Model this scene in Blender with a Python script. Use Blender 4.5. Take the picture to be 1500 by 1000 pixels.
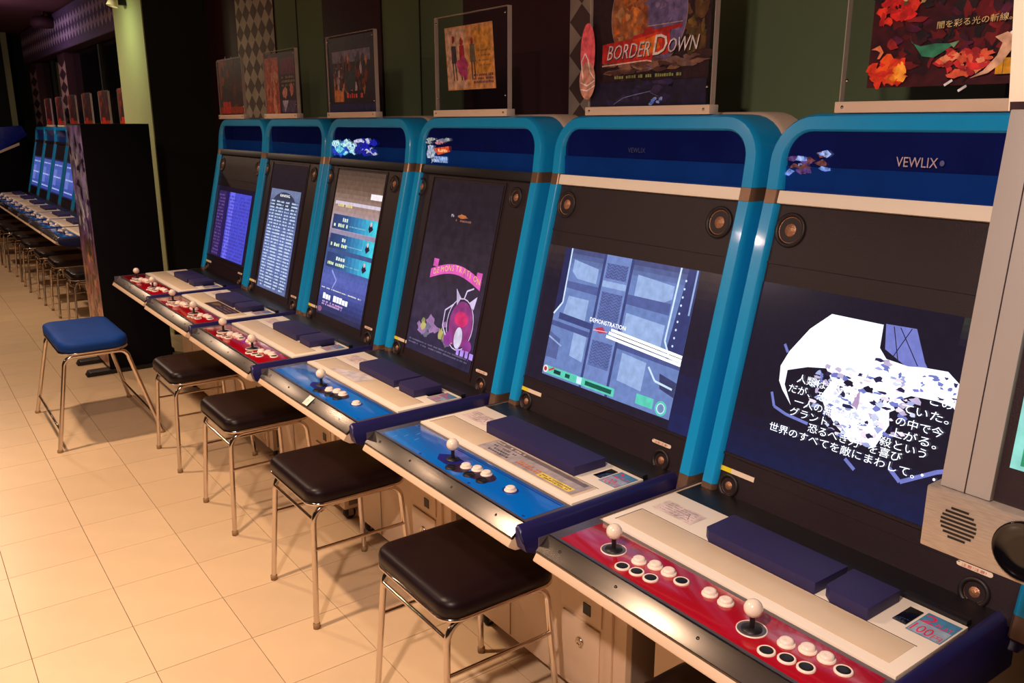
import bpy, bmesh, math, random
from math import sin, cos, pi, radians as R
from mathutils import Vector, Matrix

scene = bpy.context.scene
col = scene.collection
for o in list(bpy.data.objects):
    bpy.data.objects.remove(o)

# ------------------------------------------------------------------ camera
cam_d = bpy.data.cameras.new('camera')
cam_d.sensor_width = 36.0
cam_d.lens = 1238.0 / 1500.0 * 36.0
cam_d.clip_start = 0.02
cam = bpy.data.objects.new('camera', cam_d)
col.objects.link(cam)
cam.location = (0, 0, 1.662)
YAW, PITCH = 0.6317, 0.2533
fwd = Vector((sin(YAW) * cos(PITCH), cos(YAW) * cos(PITCH), -sin(PITCH)))
cam.rotation_euler = fwd.to_track_quat('-Z', 'Y').to_euler()
scene.camera = cam

# ------------------------------------------------------------------ colour management, world
scene.view_settings.view_transform = 'Standard'
scene.view_settings.look = 'None'
scene.view_settings.gamma = 1.0
scene.view_settings.use_curve_mapping = False
scene.view_settings.exposure = 0.0
w = bpy.data.worlds.new('world'); scene.world = w
w.use_nodes = True
w.node_tree.nodes['Background'].inputs[0].default_value = (0.35, 0.22, 0.30, 1)
w.node_tree.nodes['Background'].inputs[1].default_value = 0.05

# ------------------------------------------------------------------ lamps of the room (ceiling lamps) and added fills
def disk(name, loc, energy, color, size=0.12, spread=180, aim=None):
    d = bpy.data.lights.new(name, 'AREA'); d.shape = 'DISK'; d.size = size
    d.energy = energy; d.color = color; d.spread = R(spread)
    o = bpy.data.objects.new(name, d); col.objects.link(o); o.location = loc
    if aim is not None:
        o.rotation_euler = (Vector(aim) - Vector(loc)).to_track_quat('-Z', 'Y').to_euler()
    return o
WARM = (1.0, 0.70, 0.48)
PINK = (1.0, 0.76, 0.64)
disk('ceiling_or_fill_lamp', (0.05, 2.55, 2.6), 37, WARM, 0.14, 130)
disk('ceiling_or_fill_lamp', (0.20, 4.75, 2.6), 28, WARM, 0.14, 130)
disk('ceiling_or_fill_lamp', (0.25, 8.6, 2.7), 40, WARM, 0.14)
disk('ceiling_or_fill_lamp', (0.35, 12.0, 2.7), 20, WARM, 0.14)
disk('ceiling_or_fill_lamp', (-0.55, 0.35, 2.65), 98, PINK, 0.14)
disk('ceiling_or_fill_lamp', (-2.3, 4.6, 2.65), 30, PINK, 0.2)  # unseen fill, added to brighten the left-hand cabinets and posters
disk('lavender_fill', (1.0, 11.6, 2.6), 4, (0.88, 0.66, 0.95), 0.2, 180, (2.1, 11.8, 2.3))  # added tinted fill that brightens the soffit pattern
disk('wall_lamp_light', (1.30, 7.35, 2.50), 2.8, (0.85, 0.95, 0.50), 0.12, 180, (1.71, 7.46, 1.7))

# ------------------------------------------------------------------ materials
def srgb(r, g, b):
    f = lambda c: (c / 255) / 12.92 if c <= 10 else ((c / 255 + 0.055) / 1.055) ** 2.4
    return (f(r), f(g), f(b), 1.0)
MATS = {}
def mat(name, rgb, rough=0.5, metal=0.0, noise=0.12, nscale=12.0, bump=0.0, bscale=200.0, coat=0.0,
        spec=0.5, stretch=None, alpha=1.0, aniso=0.0, rand=0.0):
    if name in MATS: return MATS[name]
    m = bpy.data.materials.new(name); m.use_nodes = True
    nt = m.node_tree; b = nt.nodes['Principled BSDF']
    tc = nt.nodes.new('ShaderNodeTexCoord'); mp = nt.nodes.new('ShaderNodeMapping')
    nt.links.new(tc.outputs['Object'], mp.inputs[0])
    if stretch: mp.inputs['Scale'].default_value = stretch
    nz = nt.nodes.new('ShaderNodeTexNoise'); nz.inputs['Scale'].default_value = nscale
    nz.inputs['Detail'].default_value = 4
    nt.links.new(mp.outputs[0], nz.inputs['Vector'])
    mx = nt.nodes.new('ShaderNodeMix'); mx.data_type = 'RGBA'
    c = srgb(*rgb)
    mx.inputs[6].default_value = [v * (1 - noise) for v in c[:3]] + [1]
    mx.inputs[7].default_value = [min(1, v * (1 + noise)) for v in c[:3]] + [1]
    nt.links.new(nz.outputs[0], mx.inputs[0])
    out = mx.outputs[2]
    if rand:
        oi = nt.nodes.new('ShaderNodeObjectInfo'); mr = nt.nodes.new('ShaderNodeMapRange')
        mr.inputs['To Min'].default_value = 1 - rand; mr.inputs['To Max'].default_value = 1 + rand * .5
        nt.links.new(oi.outputs['Random'], mr.inputs[0])
        vm = nt.nodes.new('ShaderNodeVectorMath'); vm.operation = 'SCALE'
        nt.links.new(out, vm.inputs[0]); nt.links.new(mr.outputs[0], vm.inputs['Scale'])
        out = vm.outputs[0]
    nt.links.new(out, b.inputs['Base Color'])
    b.inputs['Roughness'].default_value = rough
    b.inputs['Metallic'].default_value = metal
    b.inputs['Specular IOR Level'].default_value = spec
    b.inputs['Coat Weight'].default_value = coat
    b.inputs['Coat Roughness'].default_value = 0.06
    b.inputs['Alpha'].default_value = alpha
    b.inputs['Anisotropic'].default_value = aniso
    if bump:
        n2 = nt.nodes.new('ShaderNodeTexNoise'); n2.inputs['Scale'].default_value = bscale
        nt.links.new(mp.outputs[0], n2.inputs['Vector'])
        bp = nt.nodes.new('ShaderNodeBump'); bp.inputs['Strength'].default_value = bump
        bp.inputs['Distance'].default_value = 0.002
        nt.links.new(n2.outputs[0], bp.inputs['Height']); nt.links.new(bp.outputs[0], b.inputs['Normal'])
    MATS[name] = m
    return m

def print_mat(name, emit=0.0, rough=0.5, mottle=0.35, mscale=30.0, coat=0.0, base=1.0):
    """flat print or screen picture: the colour comes from the picture's own colour attribute"""
    if name in MATS: return MATS[name]
    m = bpy.data.materials.new(name); m.use_nodes = True
    nt = m.node_tree; b = nt.nodes['Principled BSDF']
    at = nt.nodes.new('ShaderNodeAttribute'); at.attribute_name = 'Col'
    tc = nt.nodes.new('ShaderNodeTexCoord')
    nz = nt.nodes.new('ShaderNodeTexNoise'); nz.inputs['Scale'].default_value = mscale; nz.inputs['Detail'].default_value = 5
    nt.links.new(tc.outputs['Object'], nz.inputs['Vector'])
    mr = nt.nodes.new('ShaderNodeMapRange'); mr.inputs['From Min'].default_value = 0.3; mr.inputs['From Max'].default_value = 0.7
    mr.inputs['To Min'].default_value = 1 - mottle; mr.inputs['To Max'].default_value = 1 + mottle * 0.6
    nt.links.new(nz.outputs[0], mr.inputs[0])
    vm = nt.nodes.new('ShaderNodeVectorMath'); vm.operation = 'SCALE'
    nt.links.new(at.outputs['Color'], vm.inputs[0]); nt.links.new(mr.outputs[0], vm.inputs['Scale'])
    if emit:
        b.inputs['Base Color'].default_value = (0.012, 0.011, 0.014, 1)
        nt.links.new(vm.outputs[0], b.inputs['Emission Color']); b.inputs['Emission Strength'].default_value = emit
    else:
        v2 = nt.nodes.new('ShaderNodeVectorMath'); v2.operation = 'SCALE'; v2.inputs['Scale'].default_value = base
        nt.links.new(vm.outputs[0], v2.inputs[0]); nt.links.new(v2.outputs[0], b.inputs['Base Color'])
    b.inputs['Roughness'].default_value = rough; b.inputs['Coat Weight'].default_value = coat
    MATS[name] = m
    return m

M_BLUE = mat('blue_enamel', (18, 154, 220), 0.28, 0.0, 0.06, 20, coat=0.35)
M_JOINT = mat('joint_metal', (150, 118, 96), 0.35, 0.7, 0.2, 30)
M_SHELL = mat('cream_shell', (226, 200, 178), 0.45, 0, 0.06)
M_BEIGE = mat('beige_steel', (214, 186, 158), 0.5, 0, 0.07, 6)
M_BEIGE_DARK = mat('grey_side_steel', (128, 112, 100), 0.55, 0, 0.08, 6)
M_CREAM = mat('cream_plastic', (246, 234, 216), 0.42, 0, 0.04, 9)
M_RECESS = mat('worn_cream_plate', (222, 200, 170), 0.4, 0, 0.09, 14)
M_BEZEL = mat('dark_brown_bezel', (36, 23, 29), 0.42, 0, 0.14, 15, bump=0.25, bscale=500)
M_BLACK = mat('black_plastic', (18, 14, 18), 0.45, 0, 0.2)
M_BLACKGLOSS = mat('black_gloss', (8, 7, 12), 0.08, 0, 0.2, coat=0.5)
M_HEADER = mat('blue_tinted_acrylic', (12, 24, 92), 0.07, 0, 0.45, 5, coat=0.6)
M_HEADERLOW = mat('lower_header_blue', (10, 54, 136), 0.18, 0, 0.3, 6)
M_NAVY = mat('navy_plastic', (30, 26, 82), 0.38, 0, 0.15, 25)
M_PAD = mat('navy_cover', (40, 33, 82), 0.6, 0, 0.12, 60, bump=0.2, bscale=700)
M_METAL = mat('brushed_steel', (104, 98, 94), 0.27, 1.0, 0.22, 8, stretch=(60, 1, 60))
M_RED = mat('red_panel_sheet', (168, 6, 30), 0.16, 0, 0.10, 12, coat=0.5)
M_BLUEPANEL = mat('blue_panel_sheet', (0, 104, 206), 0.2, 0, 0.10, 12, coat=0.4)
M_BLUEDARK = mat('dark_blue_print', (18, 24, 110), 0.3, 0, 0.1)
M_BORDER = mat('grey_panel_border', (96, 88, 96), 0.3, 0.4, 0.2, 20)
M_BALL = mat('ivory_ball', (246, 226, 208), 0.22, 0, 0.03, coat=0.4)
M_WHITEBTN = mat('white_button', (246, 228, 214), 0.3, 0, 0.03)
M_CHROME = mat('chrome', (214, 200, 190), 0.12, 1.0, 0.05)
M_SEAT = mat('black_vinyl', (22, 9, 15), 0.38, 0, 0.2, 18, bump=0.12, bscale=160, spec=0.22)
M_SEATBLUE = mat('blue_vinyl', (3, 54, 128), 0.65, 0, 0.35, 5, bump=0.15, bscale=120, spec=0.2)
M_RUBBER = mat('beige_rubber', (150, 120, 84), 0.6, 0, 0.1)
M_DARKRUBBER = mat('dark_rubber', (22, 16, 18), 0.6, 0, 0.1)
M_CONE = mat('bronze_speaker_mesh', (170, 122, 92), 0.4, 0.6, 0.7, 160, bump=0.8, bscale=300)
M_RING = mat('dark_speaker_ring', (26, 16, 18), 0.5, 0.0, 0.2)
M_LABEL = mat('pale_label', (236, 214, 190), 0.5, 0, 0.05)
M_YELLOW = mat('yellow_label', (236, 214, 40), 0.5, 0, 0.05)
M_TILE = mat('cream_floor_tile', (214, 186, 150), 0.33, 0, 0.08, 7, bump=0.05, bscale=60, rand=0.05)
M_GROUT = mat('brown_joint', (104, 78, 54), 0.9)
M_GREEN = mat('green_wall_paint', (112, 130, 94), 0.85, 0, 0.12, 3, bump=0.3, bscale=60)
M_GREENDARK = mat('dark_green', (32, 36, 28), 0.85, 0, 0.12, 3, bump=0.2, bscale=60)  # also carries the shade of the unlit column side
M_PALEGREEN = mat('lit_column_green', (176, 184, 138), 0.85, 0, 0.1, 3, bump=0.3, bscale=60)
M_MAROON = mat('maroon_wall_panel', (62, 24, 36), 0.7, 0, 0.15, 4)
M_DARKWALL = mat('dark_wall_paint', (54, 56, 46), 0.85, 0, 0.15, 3)
M_CEIL = mat('maroon_ceiling_paint', (92, 48, 52), 0.9, 0, 0.15, 2)
M_GREY = mat('warm_grey_frame', (158, 150, 146), 0.4, 0.1, 0.05, 10)
M_GREYMETAL = mat('hairline_grey_metal', (176, 162, 150), 0.4, 0.5, 0.35, 10, stretch=(1, 4, 60))
M_BOARD = mat('black_board', (5, 3, 8), 0.8, 0, 0.2, 5, spec=0.15)
M_ACRYLIC = mat('clear_acrylic', (30, 30, 44), 0.05, 0, 0.05, alpha=0.07)
M_ACRYEDGE = mat('acrylic_edge', (236, 216, 206), 0.15, 0, 0.05, alpha=0.42)
PR = print_mat('matt_print', 0, 0.5, 0.3, 40)
PRPOSTER = print_mat('poster_print', 0, 0.45, 0.5, 45, base=1.15)
PRPAPER = print_mat('wall_print', 0, 0.7, 0.2, 9)
SC = print_mat('lit_screen', 1.0, 0.18, 0.16, 45)
SCDIM = print_mat('dim_screen', 1.0, 0.18, 0.3, 25)
GLOWPRINT = print_mat('glowing_print', 1.0, 0.2, 0.8, 90)
ARTBOARD = print_mat('art_board_print', 0, 0.35, 0.9, 9, coat=0.5)

# ------------------------------------------------------------------ mesh helpers
class MB:
    def __init__(s): s.v = []; s.f = []; s.sm = []
    def add(s, vs, fs, smooth=False):
        n = len(s.v); s.v += [tuple(p) for p in vs]
        for f in fs: s.f.append([i + n for i in f]); s.sm.append(smooth)
        return s
    def box(s, x0, x1, y0, y1, z0, z1):
        vs = [(x, y, z) for z in (z0, z1) for y in (y0, y1) for x in (x0, x1)]
        return s.add(vs, [(0, 2, 3, 1), (4, 5, 7, 6), (0, 1, 5, 4), (2, 6, 7, 3), (0, 4, 6, 2), (1, 3, 7, 5)])
    def frame_box(s, O, A, B, N, a0, a1, b0, b1, n0, n1):
        O, A, B, N = map(Vector, (O, A, B, N))
        vs = [O + A * a + B * b + N * n for n in (n0, n1) for b in (b0, b1) for a in (a0, a1)]
        return s.add(vs, [(0, 2, 3, 1), (4, 5, 7, 6), (0, 1, 5, 4), (2, 6, 7, 3), (0, 4, 6, 2), (1, 3, 7, 5)])
    def prism(s, prof, y0, y1, fn=None, smooth=False):
        """extrude a closed (x,z) profile along y"""
        n = len(prof)
        vs = [(p[0], y0, p[1]) for p in prof] + [(p[0], y1, p[1]) for p in prof]
        fs = [tuple(range(n)), tuple(reversed(range(n, 2 * n)))] + [(i, i + n, (i + 1) % n + n, (i + 1) % n) for i in range(n)]
        return s.add(vs, fs, smooth)
    def extrude(s, pts, vec):
        n = len(pts); vec = Vector(vec)
        vs = [Vector(p) for p in pts] + [Vector(p) + vec for p in pts]
        fs = [tuple(range(n)), tuple(reversed(range(n, 2 * n)))] + [(i, i + n, (i + 1) % n + n, (i + 1) % n) for i in range(n)]
        return s.add(vs, fs)
    def tube(s, path, r, seg=10, closed=False):
        P = [Vector(p) for p in path]; n = len(P); rings = []
        prev = None
        for i, p in enumerate(P):
            if closed: t = (P[(i + 1) % n] - P[i - 1])
            else: t = P[min(i + 1, n - 1)] - P[max(i - 1, 0)]
            t.normalize()
            if prev is None:
                u = t.orthogonal().normalized()
            else:
                u = (prev - t * prev.dot(t)).normalized()
            prev = u; w = t.cross(u)
            rings.append([p + (u * cos(2 * pi * k / seg) + w * sin(2 * pi * k / seg)) * r for k in range(seg)])
        vs = [q for rg in rings for q in rg]; fs = []
        m = n if closed else n - 1
        for i in range(m):
            a = i * seg; b = ((i + 1) % n) * seg
            for k in range(seg):
                fs.append((a + k, a + (k + 1) % seg, b + (k + 1) % seg, b + k))
        s.add(vs, fs, True)
        if not closed:
            s.add(rings[0], [tuple(reversed(range(seg)))]); s.add(rings[-1], [tuple(range(seg))])
        return s
    def lathe(s, prof, O, N, seg=24):
        """profile (r, h) turned round axis N through O"""
        O = Vector(O); N = Vector(N).normalized(); u = N.orthogonal().normalized(); w = N.cross(u)
        vs = []; fs = []
        for (r, h) in prof:
            for k in range(seg):
                a = 2 * pi * k / seg
                vs.append(O + N * h + (u * cos(a) + w * sin(a)) * r)
        for i in range(len(prof) - 1):
            for k in range(seg):
                a = i * seg; b = a + seg
                fs.append((a + k, a + (k + 1) % seg, b + (k + 1) % seg, b + k))
        s.add(vs, fs, True)
        return s
    def mesh(s, name, m, bevel=0, seg=2, recalc=True):
        me = bpy.data.meshes.new(name); me.from_pydata(s.v, [], s.f)
        me.polygons.foreach_set('use_smooth', s.sm)
        if bevel or recalc:
            bm = bmesh.new(); bm.from_mesh(me)
            if recalc: bmesh.ops.recalc_face_normals(bm, faces=bm.faces)
            if bevel:
                es = [e for e in bm.edges if len(e.link_faces) == 2 and e.calc_face_angle(0) > 0.5]
                bmesh.ops.bevel(bm, geom=es, offset=bevel, segments=seg, profile=0.6, affect='EDGES')
                for f in bm.faces: f.smooth = True
            bm.to_mesh(me); bm.free()
            if bevel:
                me.set_sharp_from_angle(angle=R(50))
        me.materials.append(m); me.update()
        return me

CACHE = {}
def part(name, parent, builder, m=None, bevel=0, key=None, seg=2):
    """one mesh object under its parent; alike parts share mesh data through key"""
    k = key
    if k is None or k not in CACHE:
        b = builder() if callable(builder) else builder
        me = b if isinstance(b, bpy.types.Mesh) else b.mesh(name, m, bevel, seg)
        if k is not None: CACHE[k] = me
    else: me = CACHE[k]
    o = bpy.data.objects.new(name, me); col.objects.link(o)
    if parent is not None: o.parent = parent
    return o
def empty(name, loc, label, cat, group=None, rz=0):
    o = bpy.data.objects.new(name, None); col.objects.link(o); o.location = loc; o.rotation_euler = (0, 0, rz)
    o.empty_display_size = 0.05
    o['label'] = label; o['category'] = cat
    if group: o['group'] = group
    return o
def tag(o, label, cat, group=None):
    o['label'] = label; o['category'] = cat
    if group: o['group'] = group
    return o
def structure(name, builder, m, bevel=0):
    o = part(name, None, builder, m, bevel); o['kind'] = 'structure'; return o
def copy_tree(o, parent=None):
    c = o.copy(); col.objects.link(c); c.parent = parent
    for ch in list(o.children): copy_tree(ch, c)
    return c

# ------------------------------------------------------------------ flat pictures
_txt = {}
def glyphs(s):
    if s not in _txt:
        c = bpy.data.curves.new('t', 'FONT'); c.body = s; c.resolution_u = 2
        o = bpy.data.objects.new('t', c); col.objects.link(o)
        dg = bpy.context.evaluated_depsgraph_get(); me = o.evaluated_get(dg).to_mesh()
        _txt[s] = ([(v.co.x, v.co.y) for v in me.vertices], [tuple(p.vertices) for p in me.polygons])
        o.evaluated_get(dg).to_mesh_clear(); bpy.data.objects.remove(o); bpy.data.curves.remove(c)
    return _txt[s]
class Pic:
    """flat print on a surface: a runs to the viewer's LEFT, b runs up; each mark is a thin layer above the last"""
    def __init__(s, O, A, B, N):
        s.O, s.A, s.B, s.N = map(Vector, (O, A, B, N)); s.v = []; s.f = []; s.c = []; s.k = 0
    warp = None
    def P(s, a, b):
        if s.warp: a, b = s.warp(a, b)
        return s.O + s.A * a + s.B * b + s.N * (0.0004 + 0.00002 * s.k)
    def poly(s, pts, c):
        n = len(s.v); s.v += [s.P(a, b) for a, b in pts]; s.f.append(list(range(n, n + len(pts)))); s.c.append(c); s.k += 1; return s
    def rect(s, a0, a1, b0, b1, c): return s.poly([(a0, b0), (a1, b0), (a1, b1), (a0, b1)], c)
    def quads(s, L, c):
        for (a0, a1, b0, b1) in L:
            n = len(s.v); s.v += [s.P(a0, b0), s.P(a1, b0), s.P(a1, b1), s.P(a0, b1)]; s.f.append([n, n + 1, n + 2, n + 3]); s.c.append(c)
        s.k += 1; return s
    def grad(s, a0, a1, b0, b1, cols, vertical=True):
        n = len(cols) - 1
        for i in range(n * 4):
            t0, t1 = i / (n * 4), (i + 1) / (n * 4); tm = (t0 + t1) / 2 * n; j = min(int(tm), n - 1); f = tm - j
            c = tuple(cols[j][q] * (1 - f) + cols[j + 1][q] * f for q in range(4))
            if vertical: L = [(a0, a1, b0 + (b1 - b0) * t0, b0 + (b1 - b0) * t1)]
            else: L = [(a0 + (a1 - a0) * t0, a0 + (a1 - a0) * t1, b0, b1)]
            s.quads(L, c); s.k -= 1
        s.k += 1; return s
    def ell(s, a, b, ra, rb, c, n=28, t0=0, t1=2 * pi):
        return s.poly([(a + ra * cos(t0 + (t1 - t0) * i / n), b + rb * sin(t0 + (t1 - t0) * i / n)) for i in range(n)], c)
    def line(s, pts, w, c):
        for (p, q) in zip(pts, pts[1:]):
            d = Vector((q[0] - p[0], q[1] - p[1])); 
            if d.length == 0: continue
            d.normalize(); n = Vector((-d.y, d.x)) * w / 2
            s.poly([(p[0] + n.x, p[1] + n.y), (q[0] + n.x, q[1] + n.y), (q[0] - n.x, q[1] - n.y), (p[0] - n.x, p[1] - n.y)], c); s.k -= 1
        s.k += 1; return s
    def blob(s, a, b, ra, rb, c, rng, n=14, j=0.35):
        return s.poly([(a + ra * cos(2 * pi * i / n) * (1 + rng.uniform(-j, j)), b + rb * sin(2 * pi * i / n) * (1 + rng.uniform(-j, j))) for i in range(n)], c)
    def text(s, t, a, b, size, c, width=None, shear=0, rise=0, center=False, hscale=1):
        vs, fs = glyphs(t)
        if not vs: return s
        x0 = min(v[0] for v in vs); x1 = max(v[0] for v in vs)
        kx = size * hscale if width is None else width / (x1 - x0)
        off = (x1 - x0) * kx / 2 if center else 0
        n = len(s.v)
        for (x, y) in vs:
            xx = (x - x0) * kx - off + y * size * shear; yy = y * size + (x - x0) * kx * rise
            s.v.append(s.P(a - xx, b + yy))
        for f in fs: s.f.append([i + n for i in f]); s.c.append(c)
        s.k += 1; return s
    def mesh(s, name, m):
        me = bpy.data.meshes.new(name); me.from_pydata([tuple(p) for p in s.v], [], s.f)
        ca = me.color_attributes.new('Col', 'FLOAT_COLOR', 'CORNER'); i = 0
        buf = []
        for f, c in zip(s.f, s.c):
            buf += list(c) * len(f)
        ca.data.foreach_set('color', buf)
        # make every face look towards N
        bm = bmesh.new(); bm.from_mesh(me)
        for f in bm.faces:
            f.normal_update()
            if f.normal.dot(s.N) < 0: f.normal_flip()
        bm.to_mesh(me); bm.free()
        me.materials.append(m); return me

# ================================================================== SETTING
CEIL = 3.0
XW = 2.2
YF = 16.5
# floor: a dark screed with single tiles lying on it
fl = structure('floor', lambda: MB().box(-4.0, XW + .1, -3.2, YF + .1, -0.12, -0.004), M_GROUT)
T = 0.305; X0 = 0.156; Y0 = 3.732
tiles = []
for i in range(-14, 7):
    for j in range(-24, 43):
        x, y = X0 + i * T, Y0 + j * T
        if x < -4.0 or x + T > XW + T or y < -3.2 or y > YF: continue
        u = x + T / 2; v = y + T / 2
        inview = u > 0.09 * v - 0.35 and u < 2.0 and v > 0.9
        tiles.append((0 if inview else 1, v + abs(u - .8) * .3, x, y))
tiles.sort()
def tile_mesh():
    g = 0.0011
    return MB().box(g, T - g, g, T - g, -0.004, 0.0)
for k, (vis, d, x, y) in enumerate(tiles[:298]):
    o = part('tile', fl, tile_mesh, M_TILE, key='tile'); o.location = (x, y, 0)
rest = MB()
for (vis, d, x, y) in tiles[298:]:
    g = 0.0011; rest.box(x + g, min(x + T - g, XW), y + g, y + T - g, -0.004, 0)
o = part('tile_field', fl, lambda: rest, M_TILE); o['kind'] = 'stuff'

structure('ceiling', lambda: MB().box(-4.0, XW + .1, -3.2, YF + .1, CEIL, CEIL + .1), M_CEIL)
wr = structure('wall_right', lambda: MB().box(XW, XW + .12, -3.2, YF + .1, 0, CEIL), M_GREEN)
structure('wall_far', lambda: MB().box(-4.0, XW, YF, YF + .12, 0, CEIL), M_DARKWALL)
structure('wall_left', lambda: MB().box(-4.12, -4.0, -3.2, YF + .1, 0, CEIL), M_DARKWALL)
structure('wall_back', lambda: MB().box(-4.0, XW, -3.32, -3.2, 0, CEIL), M_DARKWALL)
# maroon panels and chequered strips fixed on the wall
for (y0, y1) in ((2.62, 3.36), (4.14, 4.85), (6.32, 6.98)):
    o = part('wall_panel', wr, (lambda y0=y0, y1=y1: MB().box(XW - .012, XW, y0, y1, 0.02, CEIL - .01)), M_MAROON, bevel=.002)
for (yy) in (1.0, 3.757, 5.25):
    part('panel_seam', wr, (lambda yy=yy: MB().box(XW - .004, XW, yy - .004, yy + .004, 0, CEIL)), M_GREENDARK)
def diamonds(y0, y1, z0, z1, nx, dz, x, c1, c2):
    p = Pic((x, 0, 0), (0, 1, 0), (0, 0, 1), (-1, 0, 0)); p.rect(y0, y1, z0, z1, c2)
    wy = (y1 - y0) / nx; n = int((z1 - z0) / dz)
    for i in range(nx + 1):
        for j in range(n + 1):
            for (oy, oz) in ((0, 0),):
                cy = y0 + (i + oy) * wy; cz = z0 + (j + oz) * dz
                if cy > y1 + 1e-6 or cz + dz * .5 > z1 + 1e-6 or cz - dz * .5 < z0 - 1e-6: continue
                a0 = max(cy - wy * .5, y0); a1 = min(cy + wy * .5, y1)
                pts = [(cy, cz - dz * .5)]
                if a1 > cy: pts.append((a1, cz))
                pts.append((cy, cz + dz * .5))
                if a0 < cy: pts.append((a0, cz))
                if len(pts) >= 3: p.poly(pts, c1); p.k -= 1
    return p
for (y0, y1) in ((1.95, 2.62), (5.61, 6.32)):
    o = part('wall_panel', wr, (lambda y0=y0, y1=y1: MB().box(XW - .010, XW, y0, y1, 0.02, CEIL - .01)), M_MAROON)
    part('diamond_paper', wr, (lambda y0=y0, y1=y1: diamonds(y0, y1, .05, 2.97, 5, .12, XW - .010, srgb(190, 172, 158), srgb(104, 80, 78)).mesh('diamond_paper', PRPAPER)))
# column standing out from the wall
cm = structure('column_right', lambda: MB().box(1.725, XW, 6.98, 7.88, 0, CEIL), M_GREENDARK)
part('lit_face', cm, lambda: MB().box(1.717, 1.725, 6.98, 7.88, 0, CEIL), M_PALEGREEN)  # light put into colour: pale green lit side, dark green unlit side
# far end: soffit of diamond pattern, strips, dark windows
sf = structure('trim_1', lambda: MB().box(2.0, XW, 7.9, 15.4, 2.52, CEIL - .02), M_MAROON)
part('diamond_paper', sf, lambda: diamonds(7.9, 15.4, 2.53, 2.97, 42, .146, 2.0, srgb(190, 166, 190), srgb(92, 68, 104)).mesh('diamond_paper', PRPAPER))
for (y0, y1, nm) in ((12.35, 12.85, 2), (14.75, 15.4, 3), (8.4, 8.9, 4)):
    t = structure('trim_%d' % nm, (lambda y0=y0, y1=y1: MB().box(2.06, XW, y0, y1, 0, 2.52)), M_MAROON)
    part('diamond_paper', t, (lambda y0=y0, y1=y1: diamonds(y0, y1, .1, 2.5, 1, .16, 2.06, srgb(190, 150, 150), srgb(66, 40, 50)).mesh('diamond_paper', PRPAPER)))
for n_, (y0, y1) in enumerate(((8.95, 12.3), (12.9, 14.7))):
    wn = structure('window_%d' % (n_ + 1), (lambda y0=y0, y1=y1: MB().box(2.15, XW, y0, y1, .9, 2.5)), M_BLACKGLOSS)
    part('mullion', wn, (lambda y0=y0, y1=y1: MB().box(2.12, 2.15, (y0 + y1) / 2 - .03, (y0 + y1) / 2 + .03, .9, 2.5)), M_GREENDARK)
cf = structure('column_far', lambda: MB().box(1.30, 1.80, 15.7, YF, 0, CEIL), M_GREENDARK)
part('lit_edge', cf, lambda: MB().box(1.76, 1.84, 15.66, 15.74, 0, CEIL), M_PALEGREEN)  # lit edge of the pillar put into its pale colour
# small lamp on the pale column
wl = empty('wall_lamp', (1.717, 7.42, 2.56), 'small white and black wall lamp high on the pale green column', 'lamp')
part('lamp_bracket', wl, lambda: MB().box(-.06, 0, -.02, .02, -.02, .02), M_BLACK, .004)
part('lamp_shade', wl, lambda: MB().lathe([(.018, .07), (.03, .06), (.045, 0), (.04, -.002), (.026, .055)], (-.10, 0, -.03), (.3, 0, 1), 20), M_LABEL)
part('lamp_cap', wl, lambda: MB().lathe([(0, .10), (.016, .098), (.02, .06)], (-.10, 0, -.03), (.3, 0, 1), 16), M_BLACK)
# dark round fitting hanging from the far ceiling
cfan = empty('ceiling_speaker', (1.90, 12.5, CEIL), 'dark round fitting hanging from the far maroon ceiling', 'ceiling fitting')
part('rod', cfan, lambda: MB().tube([(0, 0, 0), (0, 0, -.06)], .02, 8), M_MAROON)
part('housing', cfan, lambda: MB().lathe([(.0, -.05), (.10, -.06), (.15, -.10), (.15, -.16), (.12, -.19), (0.0001, -.20)], (0, 0, 0), (0, 0, 1), 24), M_MAROON)

# ================================================================== ARCADE CABINETS
LT = (0.2327, 0.9725)            # direction up the leaning screen panel (x, z)
def LP(y, s, d=0.0):             # point on the leaning panel in cabinet coordinates
    return (1.600 - 1.6 + s * LT[0] - d * LT[1], y + .46, .768 + s * LT[1] + d * LT[0])
LO = LP(0, 0); LA = (0, 1, 0); LB = (LT[0], 0, LT[1]); LN = (-LT[1], 0, LT[0])
def leanbox(a0, a1, s0, s1, d0, d1): return MB().frame_box(LO, LA, LB, LN, a0, a1, s0, s1, d0, d1)
def cpic(z=.757): return Pic((-1.6, .46, z), (0, 1, 0), (1, 0, 0), (0, 0, 1))
def lpic(d=0.0):
    O = Vector(LO) + Vector(LN) * d
    return Pic(O, LA, LB, LN)
# all builders below work in (x - 1.6, y + .46, z)
def X(x): return x - 1.6
def Y(y): return y + .46

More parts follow.
